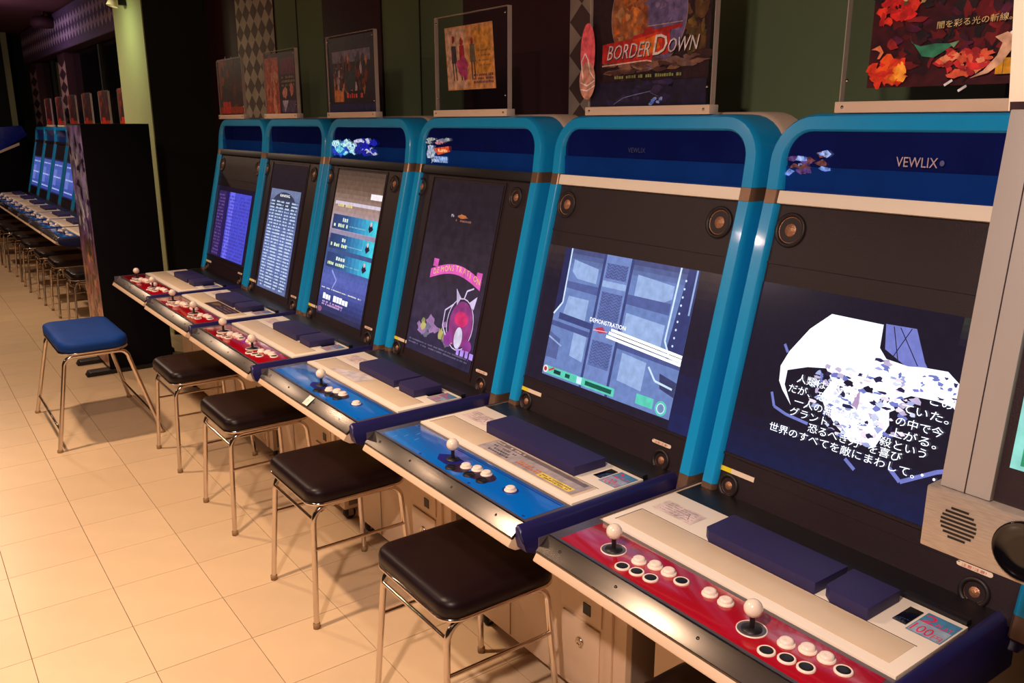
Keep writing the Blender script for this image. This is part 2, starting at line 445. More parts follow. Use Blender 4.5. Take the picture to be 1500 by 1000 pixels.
def Ffront(z):
    if z <= 1.497: return X(1.584 + (z - .767) * .2376)
    return X(1.7575 + (z - 1.497) * .12)
def frame_path(ow, top, rc, zs):
    """outline of the door shaped front frame from bottom left over the top to bottom right; ow half width"""
    cy = Y(-.462); pts = []
    for z in zs: pts.append((cy + ow, z))
    for i in range(1, 9):
        a = pi / 2 * i / 8
        pts.append((cy + ow - rc + rc * cos(a), top - rc + rc * sin(a)))
    L = len(pts)
    return pts + [(2 * cy - y, z) for (y, z) in reversed(pts)]
def frame_mesh(z0, z1, arch, depth=.12, ow=.404, iw=.358, grow=0.0, xoff=0.0, top=1.683, itop=1.640, rc=.115, ric=.065):
    m = MB()
    def strip(outs, ins):
        sec = [(0, depth), (0, .02), (.06, .006), (.16, 0), (.82, 0), (.94, .005), (1, .018), (1, depth)]
        rings = []
        for (o, i_) in zip(outs, ins):
            r = []
            for (t, d) in sec:
                y = o[0] * (1 - t) + i_[0] * t; z = o[1] * (1 - t) + i_[1] * t
                r.append((Ffront(z) + d + xoff, y, z))
            rings.append(r)
        n = len(sec); vs = [p for r in rings for p in r]; fs = []
        for a in range(len(rings) - 1):
            for k in range(n):
                fs.append((a * n + k, a * n + (k + 1) % n, (a + 1) * n + (k + 1) % n, (a + 1) * n + k))
        fs.append(tuple(range(n))); fs.append(tuple(reversed(range((len(rings) - 1) * n, len(rings) * n))))
        m.add(vs, fs, True)
    if arch:
        zs = [z0 + (top - rc - z0) * i / 3 for i in range(4)]
        zi = [z0 + (itop - ric - z0) * i / 3 for i in range(4)]
        strip(frame_path(ow, top, rc, zs), frame_path(iw, itop, ric, zi))
    else:
        cy = Y(-.462)
        for sg in (1, -1):
            zs = [z0, z1] if z1 - z0 < .2 else [z0 + (z1 - z0) * i / 4 for i in range(5)]
            strip([(cy + sg * ow, z) for z in zs], [(cy + sg * iw, z) for z in zs])
    return m
def pillar(sg, z0, z1):
    m = MB(); cy = Y(-.462); ow, iw = .404, .358
    sec = [(0, .12), (0, .02), (.06, .006), (.16, 0), (.82, 0), (.94, .005), (1, .018), (1, .12)]
    vs = []
    for z in (z0, (z0 + z1) / 2, z1):
        for (t, d) in sec: vs.append((Ffront(z) + d, cy + sg * (ow * (1 - t) + iw * t), z))
    n = len(sec); fs = []
    for a in range(2):
        for k in range(n): fs.append((a * n + k, a * n + (k + 1) % n, (a + 1) * n + (k + 1) % n, (a + 1) * n + k))
    fs.append(tuple(range(n))); fs.append(tuple(reversed(range(2 * n, 3 * n))))
    m.add(vs, fs, True); return m
def sharp(mb, name, m):
    me = mb.mesh(name, m); me.set_sharp_from_angle(angle=R(38)); return me

def button(parent, x, y, white, ring=True, key='', r=.0135, zp=.757):
    """x,y in cabinet coordinates"""
    nm = 'push_button' if white else 'button_plug'
    o = bpy.data.objects.new(nm, None)
    def ringb(): return MB().lathe([(r + .003, -.001), (r + .0030, .0025), (r + .0012, .0040), (r - .001, .0032)], (0, 0, 0), (0, 0, 1), 20)
    def top():
        if white: return MB().lathe([(r - .0005, .0), (r - .0005, .0085), (r - .003, .0105), (r * .5, .0108), (0.0001, .0100)], (0, 0, 0), (0, 0, 1), 20)
        return MB().lathe([(r - .0005, .0), (r - .0005, .0028), (r * .5, .0030), (0.0001, .0030)], (0, 0, 0), (0, 0, 1), 20)
    p = part(nm, parent, top, M_WHITEBTN if white else M_BLACK, key=('bt', white, r)); p.location = (X(x), Y(y), zp)
    q = part('rim', p, ringb, M_WHITEBTN if ring else M_BLACK, key=('br', ring, r))
    return p
def joystick(parent, x, y, red):
    j = part('joystick', parent, lambda: MB().lathe([(.005, 0), (.005, .030), (.0042, .032)], (0, 0, 0), (0, 0, 1), 12), M_BLACK, key='shaft')
    j.location = (X(x), Y(y), .757)
    part('ball_top', j, lambda: MB().lathe([(.0175 * sin(pi * k / 14) + .00005, .0440 - .0175 * cos(pi * k / 14)) for k in range(15)], (0, 0, 0), (0, 0, 1), 28), M_BALL, key='ball')
    part('dust_washer', j, lambda: MB().lathe([(.004, .005), (.019, .0028), (.0195, .001)], (0, 0, 0), (0, 0, 1), 28), M_BLACK, key='washer')
    if red:
        part('mount_ring', j, lambda: MB().lathe([(.019, .0012), (.027, .0012), (.0272, .0008)], (0, 0, 0), (0, 0, 1), 32), M_BORDER, key='mring')
        part('rim', j, lambda: MB().lathe([(.0265, .0008), (.0268, .0020), (.0285, .0018), (.0288, .0)], (0, 0, 0), (0, 0, 1), 32), M_WHITEBTN, key='jrim')
    return j

SPK_TOP = {'wide': ((-.148, .660), (-.768, .660)), 'tall': ((-.108, .665), (-.742, .665))}
def speaker(parent, y, s, r=.036):
    O = Vector((0, 0, 0)); N = Vector(LN)
    g = part('speaker', parent, lambda: MB().lathe([(r + .006, -.002), (r + .005, .004), (r, .006), (r - .004, .002), (r - .006, -.004)], O, N, 28), M_RING, key=('spk', r))
    g.location = LP(y, s, .001)
    part('cone', g, lambda: MB().lathe([(r - .004, .000), (r * .7, -.003), (r * .42, -.001), (r * .25, .003), (.0001, .004)], O, N, 28), M_CONE, key=('cone', r))
    return g

WT = lambda v=1.0, a=(1, 1, 1): (a[0] * v, a[1] * v, a[2] * v, 1)
def E(r, g, b, k=1.0):
    c = srgb(r, g, b); return (c[0] * k, c[1] * k, c[2] * k, 1)
# ---- screen pictures (a = across in cabinet y, b = distance up the panel)
SCREEN = {'wide': (-.822, -.102, .092, .528), 'tall': (-.664, -.203, .028, .700)}
def glyphrows(p, a0, a1, rows, size, c, rng, gap=1.35):
    L = []
    for b in rows:
        a = a0
        while a > a1:
            wd = size * rng.uniform(.5, 1.1)
            if rng.random() < .86: L.append((a, a - wd, b, b + size * rng.uniform(.75, 1)))
            a -= wd + size * (gap - 1) + (size if rng.random() < .08 else 0)
    p.quads(L, c)
def scr_base(kind, c):
    p = lpic(.001); a0, a1, b0, b1 = SCREEN[kind]; p.rect(a0, a1, b0, b1, c); return p
def screen_story():
    rng = random.Random(5); p = scr_base('wide', E(20, 16, 36))
    p.grad(-.822, -.102, .092, .20, [E(14, 26, 70), E(22, 18, 42)])
    p.grad(-.822, -.60, .47, .528, [E(22, 18, 42), E(52, 54, 44)])
    lav = E(120, 128, 206)
    p.poly([(-.441, .484), (-.51, .486), (-.543, .421), (-.56, .40), (-.514, .40), (-.452, .43)], lav)
    p.line([(-.46, .482), (-.49, .40)], .002, E(30, 26, 60)); p.line([(-.475, .482), (-.53, .41)], .002, E(30, 26, 60)); p.line([(-.50, .484), (-.47, .41)], .002, E(30, 26, 60))
    p.line([(-.199, .27), (-.214, .238), (-.25, .228), (-.312, .222)], .007, lav)
    p.line([(-.205, .39), (-.218, .372)], .007, lav); p.line([(-.421, .173), (-.448, .156)], .008, lav)
    p.line([(-.523, .185), (-.552, .164), (-.62, .208), (-.68, .235), (-.74, .22)], .009, lav)
    Wc = (1.25, 1.3, 1.5, 1)
    p.poly([(-.309, .482), (-.436, .481), (-.44, .43), (-.46, .41), (-.51, .405), (-.542, .41), (-.594, .413), (-.623, .393), (-.66, .372), (-.69, .344), (-.67, .318), (-.62, .345), (-.586, .349), (-.532, .346), (-.511, .333), (-.529, .325), (-.494, .3), (-.501, .273), (-.481, .217), (-.424, .213), (-.381, .238), (-.35, .264), (-.328, .293), (-.347, .333), (-.326, .358), (-.279, .35), (-.228, .331), (-.229, .296), (-.258, .252), (-.226, .282), (-.212, .301), (-.207, .337), (-.222, .376), (-.262, .438)], Wc)
    for _ in range(190):
        t_, q_ = rng.uniform(0, 6.28), rng.random() ** .5; a, b = -.425 + .125 * q_ * cos(t_), .310 + .098 * q_ * sin(t_)
        if b > .37 and a > -.44: continue
        p.blob(a, b, rng.uniform(.003, .012), rng.uniform(.002, .007), rng.choice([Wc, E(215, 220, 250, 1.1), E(170, 180, 230), E(205, 190, 225), E(40, 34, 76), E(120, 128, 206), E(235, 220, 235, 1.2)]), rng, 8, .6)
    p.k += 2
    for _ in range(40):
        p.blob(rng.uniform(-.69, -.54), rng.uniform(.352, .40), rng.uniform(.003, .012), rng.uniform(.002, .005), rng.choice([Wc, E(120, 128, 206), E(60, 50, 100)]), rng, 8, .6)
    p.k += 1
    p.blob(-.392, .338, .013, .007, E(24, 18, 44), rng); p.blob(-.44, .336, .012, .007, E(24, 18, 44), rng); p.blob(-.418, .305, .008, .020, E(190, 160, 200), rng)
    tc_ = (1.5, 1.55, 1.8, 1)
    for (t, a, b) in (('人類は', -.262, .321), ('長い間', -.34, .324), ('この地', -.575, .350), ('ていた。', -.520, .320), ('だが、恐れ', -.245, .294), ('の中で今', -.515, .290), ('一人の無慈悲な', -.268, .267), ('上がる。', -.508, .264),
                      ('グラント・マス', -.262, .242), ('殺という', -.492, .239), ('恐るべき力', -.318, .217), ('を喜び', -.470, .216), ('世界のすべてを敵にまわして。', -.217, .192)):
        p.text(t, a, b - .010, .0225, tc_, width=.0262 * len(t) - .003)
    for (a, b) in ((-.596, .194), (-.621, .193)): p.ell(a, b, .003, .003, tc_, 8)
    return p.mesh('picture', SC)
def screen_demo():
    rng = random.Random(8); p = scr_base('wide', E(30, 24, 44))
    p.grad(-.822, -.102, .43, .528, [E(30, 24, 44), E(58, 44, 44)])
    p.grad(-.822, -.745, .092, .30, [E(26, 34, 88), E(30, 24, 44)])
    a0, a1, b0, b1 = -.189, -.743, .118, .527
    U = lambda u, v: (a0 + (a1 - a0) * u, b1 + (b0 - b1) * v)
    bg = E(112, 136, 196); lt = E(158, 184, 232); dk = E(62, 72, 128); wh = E(205, 228, 255, 1.15)
    p.poly([U(0, 0), U(1, 0), U(1, 1), U(0, 1)], bg)
    def q(L, c): p.poly([U(*t) for t in L], c)
    p.grad(a0 + (a1 - a0) * .0, a1, b1 - .06, b1, [bg, E(70, 72, 120)])
    q([(.09, .08), (.30, .12), (.30, .23), (.14, .22), (.09, .17)], lt); q([(.60, .10), (.86, .13), (.86, .22), (.78, .27), (.60, .25)], lt)
    q([(.10, .36), (.27, .36), (.27, .53), (.08, .50)], lt); q([(.57, .38), (.85, .40), (.85, .60), (.57, .56)], lt)
    q([(.20, .62), (.31, .63), (.31, .82), (.20, .80)], lt); q([(.60, .66), (.78, .68), (.78, .88), (.60, .86)], lt)
    q([(0, .25), (.86, .25), (.86, .33), (0, .30)], E(86, 100, 160)); q([(.05, .50), (.86, .56), (.86, .60), (.05, .55)], dk); q([(0, .57), (1, .63), (1, .665), (0, .61)], E(78, 90, 150))
    q([(.33, .0), (.55, .0), (.55, 1), (.33, 1)], E(120, 142, 204))
    q([(.325, 0), (.345, 0), (.345, 1), (.325, 1)], dk); q([(.535, 0), (.555, 0), (.555, 1), (.535, 1)], dk)
    for (v0, v1) in ((.06, .17), (.27, .49), (.63, .82)):
        q([(.36, v0), (.52, v0), (.52, v1), (.36, v1)], E(96, 112, 172)); n = int((v1 - v0) / .022)
        for i in range(n):
            v = v0 + .011 + i * .022
            p.line([U(.36 + (.16) * k / 8, v + (.009 if k % 2 else -.009)) for k in range(9)], .0016, dk); p.k -= 1
    p.k += 1; q([(.35, .19), (.53, .19), (.53, .235), (.35, .235)], lt)
    q([(0, 0), (.05, 0), (.06, .42), (.02, .50), (0, .50)], E(40, 44, 92)); q([(.93, 0), (1, 0), (1, .63), (.90, .63), (.89, .55)], E(54, 62, 118))
    p.line([U(.055, 0), U(.06, .42), U(.0, .52)], .006, wh); p.line([U(.88, 0), U(.87, .50), U(.92, .60), U(1, .62)], .006, wh)
    p.line([U(.985, 0), U(.985, .3)], .006, lt)
    for i in range(9): p.ell(*U(.925, .08 + i * .055), .0035, .0035, wh, 6); p.k -= 1
    q([(.0, .66), (.1, .70), (.10, .86), (0, .86)], E(90, 104, 160)); p.line([U(.0, .70), U(.12, .75)], .005, lt)
    q([(.88, .72), (1, .75), (1, .85), (.90, .82)], E(60, 66, 110)); p.line([U(.80, .70), U(.86, .78), U(.98, .80)], .006, wh)
    for (v, w_) in ((.530, .008), (.556, .009), (.584, .008)): p.line([U(.46 + (.584 - v) * .5, v - .005), U(1.0, v + .045)], w_, (1.7, 1.7, 1.35, 1))
    p.poly([U(.36, .545), U(.42, .52), U(.455, .56), (U(.40, .575))], E(190, 60, 90)); p.line([U(.35, .56), U(.46, .55)], .003, E(255, 180, 180))
    p.text('DEMONSTRATION', *U(.31, .505), .018, (1.6, 1.6, 1.7, 1), width=.155)
    # status bar
    te = E(96, 214, 190); 
    q([(.02, .925), (.60, .925), (.60, .985), (.02, .985)], te)
    q([(.10, .94), (.16, .94), (.16, .97), (.10, .97)], E(20, 60, 60)); q([(.37, .94), (.58, .94), (.58, .972), (.37, .972)], E(14, 90, 74)); q([(.20, .94), (.24, .94), (.24, .97), (.20, .97)], E(20, 80, 70)); q([(.30, .93), (.34, .93), (.34, .98), (.30, .98)], wh)
    p.ell(*U(.025, .955), .012, .012, E(255, 230, 230)); p.ell(*U(.025, .955), .007, .007, E(190, 40, 60)); p.line([U(.055, .96), U(.10, .93)], .006, E(220, 60, 80))
    q([(.76, .90), (.88, .90), (.88, .97), (.76, .97)], te); p.ell(*U(.935, .945), .021, .021, te); p.ell(*U(.935, .945), .015, .015, wh); p.ell(*U(.935, .945), .012, .012, E(120, 150, 190))
    return p.mesh('picture', SC)
def screen_pink():
    rng = random.Random(4); p = scr_base('tall', E(40, 30, 46))
    p.grad(-.664, -.203, .028, .70, [E(40, 36, 66), E(60, 48, 72), E(54, 42, 56), E(42, 32, 42), E(34, 26, 34)])
    p.text('Me', -.365, .566, .016, E(230, 210, 220)); p.blob(-.44, .572, .035, .007, E(190, 110, 60), rng); glyphrows(p, -.40, -.50, (.552,), .008, E(150, 100, 80), rng)
    pk = E(232, 96, 190)
    pts = [(-.29 - .345 * t, .342 + .036 * sin(pi * t)) for t in [i / 12 for i in range(13)]]
    p.poly([(a, b + .016) for a, b in pts] + [(a, b - .020) for a, b in reversed(pts)], pk)
    p.rect(-.30, -.335, .37, .40, pk); p.rect(-.60, -.635, .36, .385, pk)
    for i, ch in enumerate('DEMONSTRATION'):
        t = .06 + i * .072; p.text(ch, -.29 - .345 * t, .334 + .036 * sin(pi * t), .030, E(255, 210, 90)); p.k -= 1
    p.k += 1
    for _ in range(16): p.blob(rng.uniform(-.50, -.28), rng.uniform(.10, .17), rng.uniform(.015, .035), rng.uniform(.01, .024), rng.choice([E(140, 140, 90), E(160, 120, 170), E(110, 104, 130), E(190, 180, 110)]), rng)
    p.k += 1
    # a plain pink creature with two ears
    li = E(222, 200, 240); p.ell(-.555, .185, .075, .085, E(150, 60, 130)); p.line([(-.55 + .085 * cos(t), .185 + .095 * sin(t)) for t in [i * pi / 12 for i in range(25)]], .004, li)
    p.poly([(-.51, .25), (-.49, .31), (-.53, .28)], li); p.poly([(-.585, .27), (-.63, .30), (-.62, .25)], li)
    p.line([(-.55, .28), (-.56, .31), (-.60, .325)], .006, li); p.ell(-.555, .205, .045, .028, E(214, 50, 110)); p.ell(-.555, .135, .026, .04, E(225, 215, 240))
    p.ell(-.49, .12, .03, .026, E(150, 60, 150)); p.ell(-.62, .115, .028, .024, E(150, 60, 150)); p.line([(-.49, .25), (-.44, .22), (-.44, .16), (-.47, .13)], .006, li)
    glyphrows(p, -.56, -.65, (.075,), .026, E(190, 150, 250), rng)
    glyphrows(p, -.22, -.65, (.068, .056), .006, E(110, 104, 130), rng)
    return p.mesh('picture', SCDIM)
def screen_bars():
    rng = random.Random(3); p = scr_base('tall', E(40, 40, 70))
    p.grad(-.664, -.203, .028, .70, [E(36, 38, 66), E(62, 72, 140), E(96, 106, 190), E(66, 92, 150), E(70, 90, 140), E(190, 170, 190), E(170, 140, 130), E(116, 90, 74), E(80, 60, 52)])
    p.rect(-.664, -.22, .545, .56, E(210, 196, 214, 1.1)); p.rect(-.664, -.56, .585, .61, E(240, 226, 230, 1.2)); glyphrows(p, -.25, -.40, (.535,), .014, E(240, 220, 150), rng)
    for b in (.430, .340, .252):
        p.grad(-.664, -.222, b, b + .068, [E(70, 210, 226, 1.1), E(60, 150, 200), E(50, 84, 140), E(52, 64, 110)], vertical=False)
        glyphrows(p, -.30, -.40, (b + .038,), .018, E(230, 240, 230), rng); glyphrows(p, -.24, -.40, (b + .012,), .016, E(220, 236, 190, 1.2), rng); glyphrows(p, -.40, -.56, (b + .02,), .005, E(150, 200, 220), rng)
        p.poly([(-.60, b + .012), (-.63, b + .03), (-.60, b + .06), (-.585, b + .03)], E(40, 30, 60)); p.ell(-.605, b + .05, .008, .01, E(240, 200, 200))
    p.line([(-.30, .24), (-.36, .20), (-.33, .16)], .01, E(150, 160, 230))
    glyphrows(p, -.22, -.64, (.150,), .006, E(240, 240, 230), rng)
    glyphrows(p, -.25, -.50, (.102,), .028, (1.3, 1.3, 1.4, 1), rng, 1.2); glyphrows(p, -.25, -.46, (.085, .074), .009, E(220, 170, 220), rng)
    p.ell(-.235, .05, .022, .013, E(150, 96, 130))
    return p.mesh('picture', SC)
def screen_table():
    rng = random.Random(2); p = scr_base('tall', E(36, 26, 34))
    p.grad(-.626, -.227, .031, .568, [E(96, 112, 160), E(118, 136, 196), E(122, 140, 200), E(92, 108, 156), E(120, 132, 168)])
    p.poly([(-.42 + .17 * cos(t), .47 + .085 * sin(t)) for t in [i * pi / 14 for i in range(15)]], E(58, 62, 86))
    p.text('RANKING', -.36, .53, .02, (1.4, 1.4, 1.4, 1), width=.13)
    L = []; wl_ = E(205, 222, 245)
    rows = [.045 + i * .0168 for i in range(28)]
    p.quads([(-.232, -.62, b + .010, b + .0135) for b in rows], E(66, 76, 120))
    for (x0, x1) in ((-.245, -.30), (-.325, -.42), (-.45, -.50), (-.53, -.60)): glyphrows(p, x0, x1, rows, .0095, wl_, rng, 1.2)
    return p.mesh('picture', SC)
def screen_blue():
    rng = random.Random(1); p = scr_base('wide', E(26, 16, 40))
    p.rect(-.74, -.36, .10, .50, E(76, 80, 214)); p.rect(-.46, -.38, .10, .50, E(112, 112, 246)); p.rect(-.30, -.17, .10, .50, E(52, 36, 90)); p.rect(-.35, -.30, .10, .50, E(40, 26, 90))
    rows = [.11 + i * .020 for i in range(19)]
    glyphrows(p, -.18, -.29, rows, .011, E(104, 74, 150), rng, 1.25); glyphrows(p, -.36, -.72, rows, .012, E(70, 60, 170), rng, 1.3)
    return p.mesh('picture', SC)
def screen_far():
    rng = random.Random(9); p = scr_base('wide', E(30, 26, 60))
    p.grad(-.76, -.16, .11, .51, [E(50, 66, 150), E(78, 96, 180), E(60, 80, 160)]); p.rect(-.40, -.20, .2, .4, E(100, 116, 196)); glyphrows(p, -.2, -.7, (.15, .3, .45), .02, E(190, 200, 240), rng)
    return p.mesh('picture', SC)

# ---- glowing picture patches just in front of the blue header
def header_frame(): return Pic((Ffront(1.57) + .011, .46, 0), (0, 1, 0), (0, 0, 1), (-1, 0, 0))
def hdr_bars():
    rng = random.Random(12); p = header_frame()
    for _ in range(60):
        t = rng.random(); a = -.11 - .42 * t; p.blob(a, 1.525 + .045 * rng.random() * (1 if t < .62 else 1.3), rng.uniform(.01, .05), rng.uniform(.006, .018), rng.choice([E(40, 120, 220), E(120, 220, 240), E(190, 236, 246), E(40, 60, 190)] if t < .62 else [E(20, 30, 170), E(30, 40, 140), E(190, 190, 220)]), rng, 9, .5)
    return p.mesh('header_picture', GLOWPRINT)
def hdr_ship():
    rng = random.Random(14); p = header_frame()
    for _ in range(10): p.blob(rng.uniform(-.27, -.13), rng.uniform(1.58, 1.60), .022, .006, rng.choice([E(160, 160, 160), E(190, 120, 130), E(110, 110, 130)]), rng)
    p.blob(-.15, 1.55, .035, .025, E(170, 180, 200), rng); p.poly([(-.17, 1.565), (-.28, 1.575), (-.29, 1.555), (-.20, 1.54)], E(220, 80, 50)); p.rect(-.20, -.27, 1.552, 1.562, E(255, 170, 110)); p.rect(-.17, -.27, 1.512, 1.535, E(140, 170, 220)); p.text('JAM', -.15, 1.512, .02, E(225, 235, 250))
    return p.mesh('header_picture', GLOWPRINT)
def hdr_small():
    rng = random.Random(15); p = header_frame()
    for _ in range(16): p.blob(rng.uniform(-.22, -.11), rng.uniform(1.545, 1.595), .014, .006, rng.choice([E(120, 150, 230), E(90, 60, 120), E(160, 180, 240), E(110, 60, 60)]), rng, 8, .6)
    return p.mesh('header_picture', GLOWPRINT)

RED_BTN = dict(sticks=(-.181, -.553),
    plug=[(1.134, -.246), (1.143, -.280), (1.148, -.315), (1.190, -.361), (1.136, -.612), (1.146, -.647), (1.152, -.682), (1.196, -.725)],
    white=[(1.178, -.251), (1.191, -.286), (1.194, -.322), (1.183, -.619), (1.198, -.653), (1.202, -.688), (1.201, -.426), (1.201, -.466)])
BLUE_BTN = dict(sticks=(-.371,), plug=[(1.134, -.418), (1.147, -.487), (1.152, -.540)], white=[(1.170, -.438), (1.184, -.472), (1.186, -.512), (1.179, -.630)])

def make_cabinet(k, y, x, label, kind, panel, picture, header, pads, group, far=False, extras=()):
    """y: cabinet row coordinate, x: depth offset.  Returns the root."""
    root = empty('arcade_cabinet', (1.6 + x, y - .46, 0), label, 'arcade cabinet', group)
    P = lambda name, b, m=None, bevel=0, key=None: part(name, root, b, m, bevel, key=key if key else name)
    # lower body
    P('lower_body', lambda: MB().box(X(1.42), X(1.92), Y(-.822), Y(-.083), .062, .700), M_BEIGE, .004)
    if not far:
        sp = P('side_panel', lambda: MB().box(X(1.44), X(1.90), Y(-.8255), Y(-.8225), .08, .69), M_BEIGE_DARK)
        d = P('coin_door', lambda: MB().box(X(1.414), X(1.4205), Y(-.728), Y(-.556), .315, .60), M_BEIGE, .002)
        part('coin_slot', d, lambda: MB().box(X(1.4115), X(1.4142), Y(-.685), Y(-.655), .333, .366), M_BLACK, key='coinslot')
        d = P('service_door', lambda: MB().box(X(1.414), X(1.4205), Y(-.722), Y(-.562), .085, .300), M_BEIGE, .002)
        part('lock', d, lambda: MB().lathe([(.015, 0), (.015, .006), (.011, .008), (.009, .005), (.0001, .005)], (X(1.414), Y(-.644), .234), (-1, 0, 0), 18), M_CHROME, key='lock')
        P('door_rib', lambda: MB().box(X(1.410), X(1.4205), Y(-.775), Y(-.745), .07, .69), M_BEIGE, .003)
        P('front_seam', lambda: MB().box(X(1.4185), X(1.4206), Y(-.300), Y(-.297), .07, .69), M_BEIGE_DARK)
        for (fx, fy) in ((1.46, -.12), (1.46, -.78), (1.86, -.12), (1.86, -.78)):
            c = part('caster', root, lambda: MB().lathe([(.0001, -.012), (.024, -.012), (.026, -.008), (.026, .008), (.024, .012), (.0001, .012)], (0, 0, .026), (0, 1, 0), 18), M_DARKRUBBER, key='caster')
            c.location = (X(fx), Y(fy), 0)
            part('caster_fork', c, lambda: MB().box(-.012, .012, -.018, -.013, .018, .064).box(-.012, .012, .013, .018, .018, .064), M_CHROME, key='fork')
    # upper body behind the screen
    P('upper_body', lambda: MB().prism([(X(1.58), .700), (X(1.92), .700), (X(1.96), 1.50), (X(1.96), 1.63), (X(1.81), 1.63), (X(1.79), 1.50), (X(1.625), .76)], Y(-.845), Y(-.078)), M_NAVY, .004)
    P('rear_shell', lambda: sharp(frame_mesh(1.0, 1.6, True, depth=.10, ow=.408, iw=.356, xoff=.105, top=1.690, rc=.12), 'rear_shell', M_SHELL))
    # door shaped blue frame: pillars, joints, arch
    for sg, nm in ((1, 'l'), (-1, 'r')):
        part('blue_pillar', root, lambda: sharp(pillar(sg, .772, 1.470), 'blue_pillar', M_BLUE), key='pil' + nm)
        part('pillar_joint', root, lambda: sharp(pillar(sg, 1.4705, 1.5035), 'pillar_joint', M_JOINT), key='pj' + nm)
        part('pillar_foot', root, lambda: sharp(pillar(sg, .728, .7715), 'pillar_foot', M_JOINT), key='pf' + nm)
    P('blue_arch', lambda: sharp(frame_mesh(1.504, 1.6, True), 'blue_arch', M_BLUE))
    # leaning panel with the monitor
    a0, a1, b0, b1 = SCREEN[kind]
    L_, R_ = -.098, -.826
    def bezel():
        m = MB()
        for bx in ((L_, a1, -.03, .735), (a0, R_, -.03, .735), (a1, a0, -.03, b0), (a1, a0, b1, .735)):
            x0, x1 = sorted(bx[:2])
            if x1 - x0 > .001: m.frame_box(LO, LA, LB, LN, x0, x1, bx[2], bx[3], -.03, 0)
        return m
    P('monitor_bezel', bezel, M_BEZEL, 0, 'bezel' + kind)
    if kind == 'wide': RG = [(R_ + .002, L_ - .002, .574, .579, .0025), (R_ + .002, L_ - .002, .084, .090, .004), (R_ + .12, L_ - .14, .052, .0535, .0015)]
    else: RG = [(a0 - .014, a0 - .010, .0, .712, .003), (a1 + .010, a1 + .014, .0, .712, .003), (a0 - .010, a1 + .010, .708, .712, .003)]
    for n_, g_ in enumerate(RG): P('bezel_ridge', (lambda g_=g_: leanbox(g_[0], g_[1], g_[2], g_[3], 0, g_[4])), M_BEZEL, 0, 'ridge%s%d' % (kind, n_))
    P('screen_glass', lambda: leanbox(a0, a1, b0, b1, -.012, -.001), M_BLACKGLOSS, 0, 'glass' + kind)
    part('picture', root, picture, key=picture.__name__)
    # header window
    P('header_window', lambda: MB().box(Ffront(1.57) + .016, Ffront(1.57) + .022, Y(-.832), Y(-.092), 1.497, 1.645), M_HEADER)
    P('header_lower', lambda: MB().box(Ffront(1.57) + .013, Ffront(1.57) + .016, Y(-.828), Y(-.096), 1.500, 1.560), M_HEADERLOW, 0)  # lower half of the window in a lighter blue than the upper
    hs = P('header_strip', lambda: MB().frame_box(LO, LA, LB, LN, R_, L_ , .7205, .752, -.012, .012), M_CREAM if header == 'white' else M_BLACK, .002, 'hs' + header)
    # speakers
    for (yy, ss) in SPK_TOP[kind]:
        if not far: speaker(root, yy, ss, .037 if kind == 'wide' else .03)
    if not far:
        for (yy, ss) in ((-.136, .010), (-.745, .006)): speaker(root, yy, ss, .025)
        P('strip_label', lambda: MB().frame_box(LO, LA, LB, LN, -.205, -.135, .042, .054, 0, .001), M_LABEL)
        P('yellow_label', lambda: MB().frame_box(LO, LA, LB, LN, -.135, -.102, .042, .054, 0, .001), M_YELLOW)
        def pill():
            n = 8; pts = []
            for i in range(n + 1): a = -pi / 2 + pi * i / n; pts.append((-.705 + .005 * cos(a) , .050 + .005 * sin(a)))
            for i in range(n + 1): a = pi / 2 + pi * i / n; pts.append((-.765 + .005 * cos(a), .050 + .005 * sin(a)))
            P3 = [Vector(LO) + Vector(LA) * a + Vector(LB) * b for a, b in pts]
            return MB().extrude(P3, Vector(LN) * .001)
        pl_ = P('pill_label', pill, M_LABEL)
        def pillprint():
            p = lpic(.0012); p.text('注意!注意!', -.710, .0470, .0070, srgb(190, 60, 60), width=.048); return p.mesh('pill_print', PR)
        part('pill_print', pl_, pillprint, key='pillprint')
    # control panel box
    cpd = P('control_deck', lambda: MB().prism([(X(1.055), .705), (X(1.075), .692), (X(1.50), .640), (X(1.61), .640), (X(1.61), .752), (X(1.100), .7495), (X(1.0655), .7235), (X(1.0555), .7090)], Y(-.7915), Y(-.0405)), M_BEIGE, .0015)
    P('metal_edge', lambda: MB().prism([(X(1.0635), .7225), (X(1.068), .7215), (X(1.106), .7500), (X(1.106), .7560), (X(1.100), .7558), (X(1.0635), .7280)], Y(-.792), Y(-.040)), M_METAL, .0012)
    if not far:
        def bolts():
            m = MB(); N = Vector((-.58, 0, .81))
            m.lathe([(.0035, -.0005), (.003, .0008), (.0001, .0012)], (0, 0, 0), N, 10)
            return m
        for yy in (-.10, -.28, -.50, -.70):
            P('edge_bolt', bolts, M_METAL).location = (X(1.084), Y(yy), .7445)
    pm = M_RED if panel == 'red' else M_BLUEPANEL
    P('panel_border', lambda: MB().box(X(1.104), X(1.2475), Y(-.792), Y(-.040), .7500, .7562), M_BORDER, .001)
    sh = P('panel_sheet', lambda: MB().box(X(1.111), X(1.236), Y(-.780), Y(-.070), .7555, .757), pm, .0006, 'sheet' + panel)
